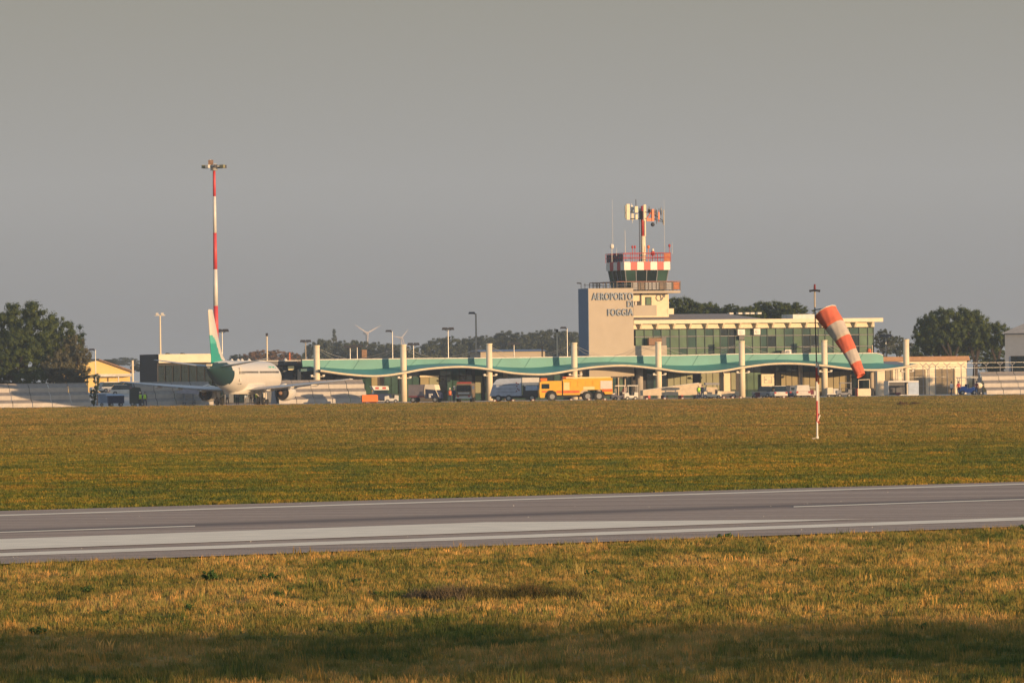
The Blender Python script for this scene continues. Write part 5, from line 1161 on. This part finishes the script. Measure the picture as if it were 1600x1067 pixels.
def crown(seed, W, Hh, nlobe, rl, nleaf, leaf, shape='umbrella', depth=None, core=.62):
    rg = np.random.default_rng(seed); depth = depth or W; cs = []
    while len(cs) < nlobe:
        a = rg.uniform(0, 2 * math.pi); u_ = rg.uniform(-1, 1) if shape != 'umbrella' else rg.uniform(-.45, 1)
        rr = math.sqrt(max(0, 1 - u_ * u_)); q = rg.uniform(.72, 1.0) if rg.random() < .75 else rg.uniform(.2, .7)
        wob = 1 + .12 * math.sin(3 * a + seed) + .08 * math.sin(5 * a + seed * 2)
        z = u_ * q; 
        if shape == 'cone': k = rg.uniform(0, 1); rr = (1 - k) * .9 + .08; z = k * 2 - 1; q = rg.uniform(.5, 1)
        if shape == 'column': z = rg.uniform(-1, 1); rr = (1 - abs(z) ** 3) ** .5; q = rg.uniform(.4, 1)
        cs.append((rr * q * math.cos(a) * W / 2 * wob, rr * q * math.sin(a) * depth / 2 * wob, z * Hh / 2 if shape != 'umbrella' else max(z, -.4) * Hh * .62))
    cs = np.array(cs); rad = rl * rg.uniform(.6, 1.25, nlobe)
    per = max(8, nleaf // nlobe); idx = np.repeat(np.arange(nlobe), per); n_ = len(idx)
    d = rg.normal(size=(n_, 3)); d /= np.linalg.norm(d, axis=1)[:, None]; d[:, 2] = np.where(rg.random(n_) < .5, np.abs(d[:, 2]), d[:, 2])
    c = cs[idx] + d * (rad[idx] * (.62 + .42 * np.minimum(1.5, np.abs(rg.normal(size=n_)))))[:, None] * np.array([1, 1, .8])
    nn = d + rg.normal(size=(n_, 3)) * .45; nn /= np.linalg.norm(nn, axis=1)[:, None]
    t = np.cross(nn, rg.normal(size=(n_, 3))); t /= np.linalg.norm(t, axis=1)[:, None]; b = np.cross(nn, t); s = leaf * rg.uniform(.6, 1.3, n_)[:, None]
    v = np.stack([c - t * s, c + b * s * .6, c + t * s, c - b * s * .6], 1).reshape(-1, 3)
    mb = MB(); mb.v = [tuple(q) for q in v]; mb.f = [(4 * i, 4 * i + 1, 4 * i + 2, 4 * i + 3) for i in range(n_)]; mb.m = [0] * n_
    for k in range(nlobe): mb.sphere(cs[k], rad[k] * core, 7, 4, 0, (1, 1, .75))
    return mb
def tree(name, label, x, ytop, D, Wpx, Hpx, mesh_mb, m_, base_frac=.35, group=None, limbs=4, cat='tree', trunk=True, tr=.3, cache={}):
    """crown mesh_mb is unit-built in metres and centred; placed so its top meets ytop"""
    s = D / F; zt = Z_(x, ytop, D); W, Hc = Wpx * s, Hpx * s
    o = thing(name, label, cat, (P(x, ytop, D).x, D, 0), random.uniform(0, .6), group)
    key = id(mesh_mb)
    if key not in cache: cache[key] = mesh_mb.build('crown', m_, None, fix=False); co = cache[key]; co.parent = o
    else: co = part_copy(cache[key], o)
    if co.data.materials[0] != m_:
        kk = (key, m_.name)
        if kk not in cache: me = co.data.copy(); me.materials[0] = m_; cache[kk] = me
        co.data = cache[kk]
    bb = mesh_mb._dim
    co.scale = (W / bb[0], W / bb[1], Hc / bb[2]); zc = zt - bb[3] * Hc / bb[2]; co.location = (0, 0, zc)
    if trunk:
        tk_ = MB(); zb_ = zc - bb[4] * Hc / bb[2] * .2
        tk_.tube((0, 0, 0), (.1, 0, max(.5, zb_ * .6)), tr * 1.2, tr * .8, 8)
        for k in range(limbs):
            a = 6.283 * k / limbs + .4; tk_.path([(.1, 0, max(.4, zb_ * .55)), (math.cos(a) * W * .12, math.sin(a) * W * .12, zb_ * .9), (math.cos(a) * W * .28, math.sin(a) * W * .28, zc + Hc * .05)], tr * .42, 6)
        tk_.build('trunk', bark, o)
    return o
def unit(mb):
    a = np.array(mb.v); mn, mx = a.min(0), a.max(0); d = mx - mn; mb.v = [tuple(q) for q in (a - [(mn[0] + mx[0]) / 2, (mn[1] + mx[1]) / 2, 0])]
    mb._dim = (d[0], d[1], d[2], mx[2], -mn[2]); return mb
U1 = unit(crown(1, 14, 9, 260, .8, 26000, .13)); U2 = unit(crown(2, 15, 7, 300, .7, 28000, .12)); U3 = unit(crown(5, 12, 6, 220, .65, 22000, .12))
B1 = unit(crown(21, 10, 9, 220, .68, 18000, .13, 'ball')); B2 = unit(crown(22, 11, 7, 220, .68, 18000, .13, 'ball')); B3 = unit(crown(23, 9, 10, 220, .62, 18000, .12, 'ball'))
CN = unit(crown(31, 4, 9, 40, .7, 2600, .18, 'cone')); CY = unit(crown(32, 2.2, 5, 30, .6, 2400, .13, 'column'))
# left group
tree('stone_pine', 'huge dark rounded pine at the left edge of the scene', 42, 467.5, 860, 165, 112, U1, pine_l, tr=.45, limbs=5)
tree('stone_pine', 'lower pine filling the gap under the huge left pine crown', 22, 520, 850, 110, 78, B2, pine_l, tr=.4)
tree('stone_pine', 'round pine crown leaning right of the huge left pine', 92, 494, 866, 84, 90, B1, pine_l, tr=.4)
tree('olive_tree', 'grey green feathery tree between the left pines and the yellow house', 116, 521, 852, 58, 88, B3, olive_l, tr=.25)
tree('olive_tree', 'lower grey green shrub like tree hanging over the left blast fence', 88, 548, 848, 60, 56, B2, olive_l, tr=.2)
tree('dark_shrub', 'small dark round shrub at the right end of the left blast fence', 151, 582, 830, 14, 30, CY, cyp_l, cat='shrub', limbs=2, tr=.08)
tree('dark_shrub', 'low dark bush at the foot of the left blast fence end', 146, 606, 812, 16, 28, CY, cyp_l, cat='shrub', limbs=2, tr=.08)
# behind the terminal
for l_, x, yt, w_, h_, u_ in (('pine crown just right of the control tower shaft', 1062, 461, 70, 46, U2), ('darker pine crown behind the middle of the terminal roof', 1105, 470, 70, 40, U3), ('long flat pine crown above the terminal roof, highest right of the gap', 1200, 467.5, 92, 44, U2), ('pine crown ending behind the windsock pole', 1240, 471, 78, 40, U1), ('low pale pine between the two roof groups', 1143, 474, 44, 34, B1), ('low dark pine close above the terminal roof', 1170, 476, 60, 36, U3)):
    tree('stone_pine', l_, x, yt, 935 + (x % 7) * 3, w_, h_, u_, pine_l, group='pines behind the terminal')
for l_, x, yt, D, w_, h_, u_, m_ in (('low undergrowth behind the left blast fence, leftmost clump', 8, 566, 850, 60, 42, B1, olive_l), ('low undergrowth behind the left blast fence, second clump', 48, 572, 846, 56, 36, B2, pine_l), ('low undergrowth under the feathery tree', 112, 576, 846, 60, 32, B3, olive_l),
    ('dark undergrowth below the big umbrella pine, left part', 1448, 528, 960, 64, 40, B1, pine_l), ('dark undergrowth below the big umbrella pine, right part', 1492, 530, 960, 60, 40, B2, pine_l), ('dark undergrowth left of the grey roofed house', 1545, 532, 960, 60, 52, B3, pine_l), ('pale bushes behind the security fence', 1560, 560, 905, 50, 28, B2, olive_l), ('dark round pine filling the middle of the right group', 1508, 496, 940, 84, 64, B1, pine_l),
    ('left shoulder of the umbrella pine group above the garages', 1450, 486, 935, 58, 50, U3, pine_l), ('broad pine filling the gap behind the control tower shaft', 1085, 472, 950, 90, 40, B2, pine_l), ('broad low pine behind the middle roof', 1150, 480, 955, 80, 30, B2, pine_l)):
    tree('undergrowth' if 'undergrowth' in l_ else 'pine_tree', l_, x, yt, D, w_, h_, u_, m_, trunk=False, cat='bush' if 'pine' not in l_ else 'tree')
# right group
tree('stone_pine', 'big umbrella pine right of the terminal, widest of the right group', 1486, 475.5, 925, 126, 72, U2, pine_l, tr=.4, limbs=5)
tree('stone_pine', 'umbrella pine crown overlapping the big one on its right side', 1522, 482, 935, 86, 70, U1, pine_l, tr=.4)
tree('stone_pine', 'low pine crown reaching behind the grey roofed house', 1556, 500, 925, 74, 52, U3, pine_l, tr=.35)
tree('stone_pine', 'dark lower crown under the big umbrella pine', 1462, 500, 930, 72, 56, B2, pine_l, tr=.3)
tree('pine_tree', 'hazy grey tree right of the terminal roof end', 1382, 513, 1150, 40, 44, B3, far_l); tree('pine_tree', 'hazy rounded tree left of the last canopy column', 1403, 524, 1180, 34, 34, B1, far_l)
tree('pine_tree', 'hazy low tree by the top of the last canopy column', 1422, 535, 1300, 30, 24, B2, far_l)
# far treeline
rt3 = random.Random(3)
tl = [(372, 553, 30, 1250), (392, 549, 30, 1250), (410, 546, 30, 1260), (432, 546, 34, 1240), (452, 549, 26, 1240), (466, 553, 22, 1240),
      (487, 536, 26, 1350), (499, 528, 26, 1350), (513, 530, 28, 1380), (535, 531, 30, 1360), (552, 530, 28, 1380), (570, 532, 30, 1350), (588, 533, 30, 1390), (606, 535, 30, 1360), (622, 537, 26, 1400), (640, 540, 30, 1300), (662, 536, 34, 1320), (684, 527, 36, 1340), (704, 524, 34, 1330), (724, 527, 34, 1360), (742, 524, 32, 1370), (757, 523, 30, 1340), (776, 520, 32, 1360), (794, 515.5, 36, 1350), (812, 518, 34, 1340), (828, 518, 30, 1370), (845, 515, 34, 1350), (863, 513, 34, 1360), (880, 515, 32, 1340), (897, 517, 32, 1360)]
for i, (x, yt, w_, D) in enumerate(tl):
    D *= 1.35
    um = [B1, B2, B3][i % 3]; mm = (rust_l if i in (1, 2, 3, 4) else far_l)
    l_ = ('green' if i in (0, 5) else 'rust tinted' if i < 6 else 'hazy distant') + ' tree ' + ['at the left end of the low treeline behind the airliner', 'left of the pale knob topped post', 'directly behind the pale knob topped post', 'just right of the pale knob topped post', 'behind the short reddish post', 'at the right end of the low treeline behind the airliner',
        'beside the first canopy column, left end of the treeline', 'behind the first canopy column', 'just left of the pointed conifer', 'just right of the pointed conifer', 'left of the larger wind turbine', 'right under the hub of the larger turbine', 'right of the larger turbine tower', 'behind the single lamp near the smaller turbine', 'under the smaller wind turbine', 'in the dip right of the smaller turbine', 'on the slope left of the double headed lamp', 'touching the double headed lamp on its left', 'directly behind the double headed lamp', 'between the double headed lamp and the tallest lamp post', 'behind the tallest single lamp post', 'above the third canopy column', 'above the left half of the grey shed', 'rising highest above the grey shed', 'above the right half of the grey shed', 'at the right end of the grey shed', 'above the thin rusty post', 'left of the pale post near the sign tower', 'between the two posts left of the sign tower', 'touching the left side of the sign tower'][i]
    tree('distant_tree', l_, x, yt, D, w_ * 1.5 + rt3.uniform(2, 9), 50 + rt3.uniform(-4, 8) if i > 5 else 32, um, mm, group='rust tinted trees' if mm is rust_l else ('green trees of the low treeline' if i < 6 else 'trees of the distant treeline'), limbs=2, tr=.3)
tree('spruce_tree', 'pointed conifer rising above the distant treeline', 523, 513, 2200, 13, 34, CN, far_l, limbs=2)
# scrub carrying the horizon
for i, (x, yt, D, w_, h_) in enumerate([(165, 561, 1700, 40, 10), (190, 558, 2600, 60, 14), (225, 566, 1500, 50, 16)]):
    tree('distant_tree', ['low hazy clump above the yellow house roof', 'broad faint tree mass on the left horizon', 'hazy scrub beside the dark pavilion'][i], x, yt, D, w_, h_, B2, far_l, trunk=False)
for i, x in enumerate((285, 262)): tree('distant_tree', ['small tree top peeping over the cream fascia', 'second tiny tree top over the cream fascia'][i], x, 551, 1100, 14, 10, B1, far_l, trunk=False)
shed = thing('far_shed', 'low blue grey shed roof behind the canopy left of the sign tower', 'shed', (P(795, 560, 1000).x, 1000, 0), R(12))
w_ = 93 * .1; zs = Z_(800, 549, 1000); MB().box(-4.5, w_ - 3.5, 0, 8, 0, zs).build('wall', plaster, shed)
MB().hexa([(-4.8, -.5, zs), (w_ - 3.2, -.5, zs), (w_ - 3.2, 8.5, zs), (-4.8, 8.5, zs), (-4.8, 3, zs + .3), (w_ - 3.2, 3, zs + .3), (w_ - 3.2, 5, zs + .3), (-4.8, 5, zs + .3)]).build('roof', sm_, shed)

# weeds, brush mound, dry scrub in the field
wl = leafmat('weed_leaf', (.035, .07, .02), (.08, .14, .035)); dr = leafmat('dry_brush', (.10, .06, .03), (.24, .14, .06))
WM = unit(crown(51, .40, .16, 40, .035, 900, .02, 'ball'))
def weed(label, x, y, wpx, hpx, m_=wl, name='weed_clump'):
    p = G(x, y); o = thing(name, label, 'weed', (p.x, p.y, 0), random.uniform(0, 3), 'weeds in the near verge'); s = p.y / F; c = WM.build('leaves', m_, o, fix=False)
    c.scale = (wpx * s / WM._dim[0], wpx * s / WM._dim[1], hpx * s / WM._dim[2]); c.location = (0, 0, WM._dim[4] * c.scale[2] * .8)
for a in [('darkest green weed clump left of centre in the near verge', 327, 907, 30, 22), ('long green weed clump right of the darkest one', 422, 908, 36, 18), ('small green weed on the left of the near verge', 136, 926, 24, 14), ('thin weed below the darkest clump', 297, 955, 22, 16), ('faint green weed between the two large clumps below', 455, 925, 20, 12), ('green weed near the middle of the verge', 560, 912, 26, 12), ('small weed right of the brush mound', 985, 914, 22, 12), ('green weed in the upper right verge beside the runway', 1133, 842, 34, 12), ('small green tuft at the right edge beside the runway', 1597, 828, 14, 12), ('weed left of the brush mound top', 708, 900, 26, 12), ('green clump just above the shade band left of centre', 280, 982, 30, 16), ('weed in the lit grass right of centre', 1240, 880, 24, 12), ('low green weed at the far left of the verge', 12, 930, 22, 12), ('weed above and right of the far left one', 100, 905, 20, 10), ('thin green weed under the long clump', 436, 932, 22, 12), ('weed between the verge middle and the mound', 590, 932, 22, 12), ('weed near the left edge just over the shade', 165, 962, 26, 12), ('weed right of the mound foot', 935, 945, 24, 12), ('small weed at the right end of the verge middle', 1330, 930, 24, 12), ('green weed close to the right frame edge', 1560, 900, 26, 12), ('weed at the far right of the verge', 1440, 985, 30, 16), ('leafy weed under the aiming mark', 1110, 878, 30, 10), ('weed at lower left of the verge', 60, 990, 30, 16), ('low weed above the brush mound', 825, 878, 26, 10), ('pale weed far right of the mound', 925, 900, 30, 14), ('weed low at left of centre', 440, 952, 20, 16)]:
    weed(*a)
def brush_mb(seed, n, W_, Hh):
    rnd = random.Random(seed); mb = MB()
    for _ in range(n):
        a = rnd.uniform(0, 6.283); rr = math.sqrt(rnd.random()); x, y = W_ / 2 * rr * math.cos(a), .5 * rr * math.sin(a); hh = Hh * (1 - .6 * rr * rr) * rnd.uniform(.5, 1.15)
        l = rnd.uniform(.2, .9) * hh; b = rnd.uniform(0, 6.283); c = rnd.uniform(0, 3.14); wx, wy = .006 * math.cos(c), .006 * math.sin(c)
        mb.add([(x - wx, y - wy, 0), (x + wx, y + wy, 0), (x + l * math.cos(b), y + l * math.sin(b), hh)], [(0, 1, 2)])
    return mb
bm_ = thing('brush_mound', 'low mound of dark dry brush in the near verge', 'mound', (G(765, 936).x, G(765, 936).y, 0)); sB = G(765, 936).y / F
mixb = leafmat('brush_mix', (.05, .05, .018), (.15, .12, .04)); redb = leafmat('red_brush', (.12, .06, .03), (.26, .14, .06)); drk = leafmat('dark_brush', (.09, .07, .045), (.2, .15, .085))
for k, (dx, wpx, hpx, m_, n_) in enumerate(((-112, 46, 22, drk, 700), (-60, 90, 30, drk, 1300), (-10, 110, 30, mixb, 1300), (60, 100, 28, mixb, 1200), (64, 60, 30, redb, 500), (120, 60, 20, mixb, 600))):
    c = brush_mb(k, n_, wpx * sB, hpx * sB).build('brush', m_, bm_, fix=False); c.location = (dx * sB, random.uniform(-.2, .2), 0)
stones = MB(); rq = random.Random(77)
for _ in range(60):
    x = rq.uniform(-20, 1620); f_ = rq.random(); y0_ = 800 - 46 * x / 1600; y1_ = 879 - 58 * x / 1600; p = G(x, y0_ + (y1_ - y0_) * f_ ** 1.6); r_ = rq.uniform(.004, .011)
    stones.sphere((p.x, p.y, .03 + r_ * .5), r_, 6, 4)
tag(stones.build('runway_pebbles', offwhite), 'scattered pale pebbles on the runway asphalt', 'pebbles', kind='stuff')
for l_, x, y, w_, h_ in (('dry brown scrub in the field in front of the last canopy column', 1411, 634, 22, 11), ('smaller dry scrub right of the first one', 1432, 633, 24, 6)):
    p = G(x, y); o = thing('dry_scrub', l_, 'shrub', (p.x, p.y, 0)); c = WM.build('twigs', dr, o, fix=False); s = p.y / F; c.scale = (w_ * s / WM._dim[0], 3, h_ * s / WM._dim[2]); c.location = (0, 0, .15)

# pines standing right of the camera, outside the picture: their crowns throw the long shade across the near grass
fwd, lat = math.cos(SUN_AZ) / math.tan(SUN_EL), math.sin(SUN_AZ) / math.tan(SUN_EL); hT = 8.6; hB = hT - 7.6 / fwd
SH = unit(crown(41, 7, 2.0, 260, .8, 12000, .16, 'umbrella', core=.95))
for i in range(13):
    x0 = lat * (hT + hB) / 2 + (i - 6) * 1.95; D0 = 68.0 - fwd * hT + (i % 3) * .45
    o = thing('roadside_pine', 'flat crowned pine beside the perimeter to the right of the viewpoint', 'tree', (x0, D0, 0), i * 1.1, 'flat crowned pines right of the viewpoint')
    c = SH.build('crown', pine_l, None, fix=False); c.parent = o; c.scale = (1.25, 1.0, (hT - hB) * .95 / SH._dim[2]); c.location = (0, 0, hT - SH._dim[3] * c.scale[2] + .1 * math.sin(i * 2))
    MB().tube((0, 0, 0), (.2, 0, hT - .8), .2, .12, 8).build('trunk', bark, o)

for l_, x0, D0, W_, top_, u_ in (('big pine beyond the right edge of the picture shading the garages', 98, 838, 16, 7.7, U2), ('low pine beyond the right edge of the picture, nearer than the big one', 78, 819, 6, 5.2, U3)):
    o = thing('stone_pine', l_, 'tree', (x0, D0, 0)); c = part_copy([k for k in bpy.data.objects if k.name.startswith('crown') and k.parent and k.data and len(k.data.vertices) == len(u_.v)][0], o)
    c.scale = (W_ / u_._dim[0], W_ / u_._dim[1], top_ * .8 / u_._dim[2]); c.location = (0, 0, top_ - u_._dim[3] * c.scale[2])
    MB().tube((0, 0, 0), (0, 0, top_ * .6), .35, .25, 8).build('trunk', bark, o)

# ================================================================== HAZE
hz = MB().box(-8000, 8000, -1200, 14000, -1, 50); ho = hz.build('haze', [], None); ho.data.materials.clear()
hm = bpy.data.materials.new('haze_air'); hm.use_nodes = True; n = hm.node_tree; n.nodes.clear(); mo_ = n.nodes.new('ShaderNodeOutputMaterial'); pv = n.nodes.new('ShaderNodeVolumePrincipled')
pv.inputs['Color'].default_value = (.76, .87, 1.0, 1); pv.inputs['Density'].default_value = .00013; pv.inputs['Anisotropy'].default_value = .35
n.links.new(pv.outputs[0], mo_.inputs['Volume']); ho.data.materials.append(hm); tag(ho, kind='stuff')
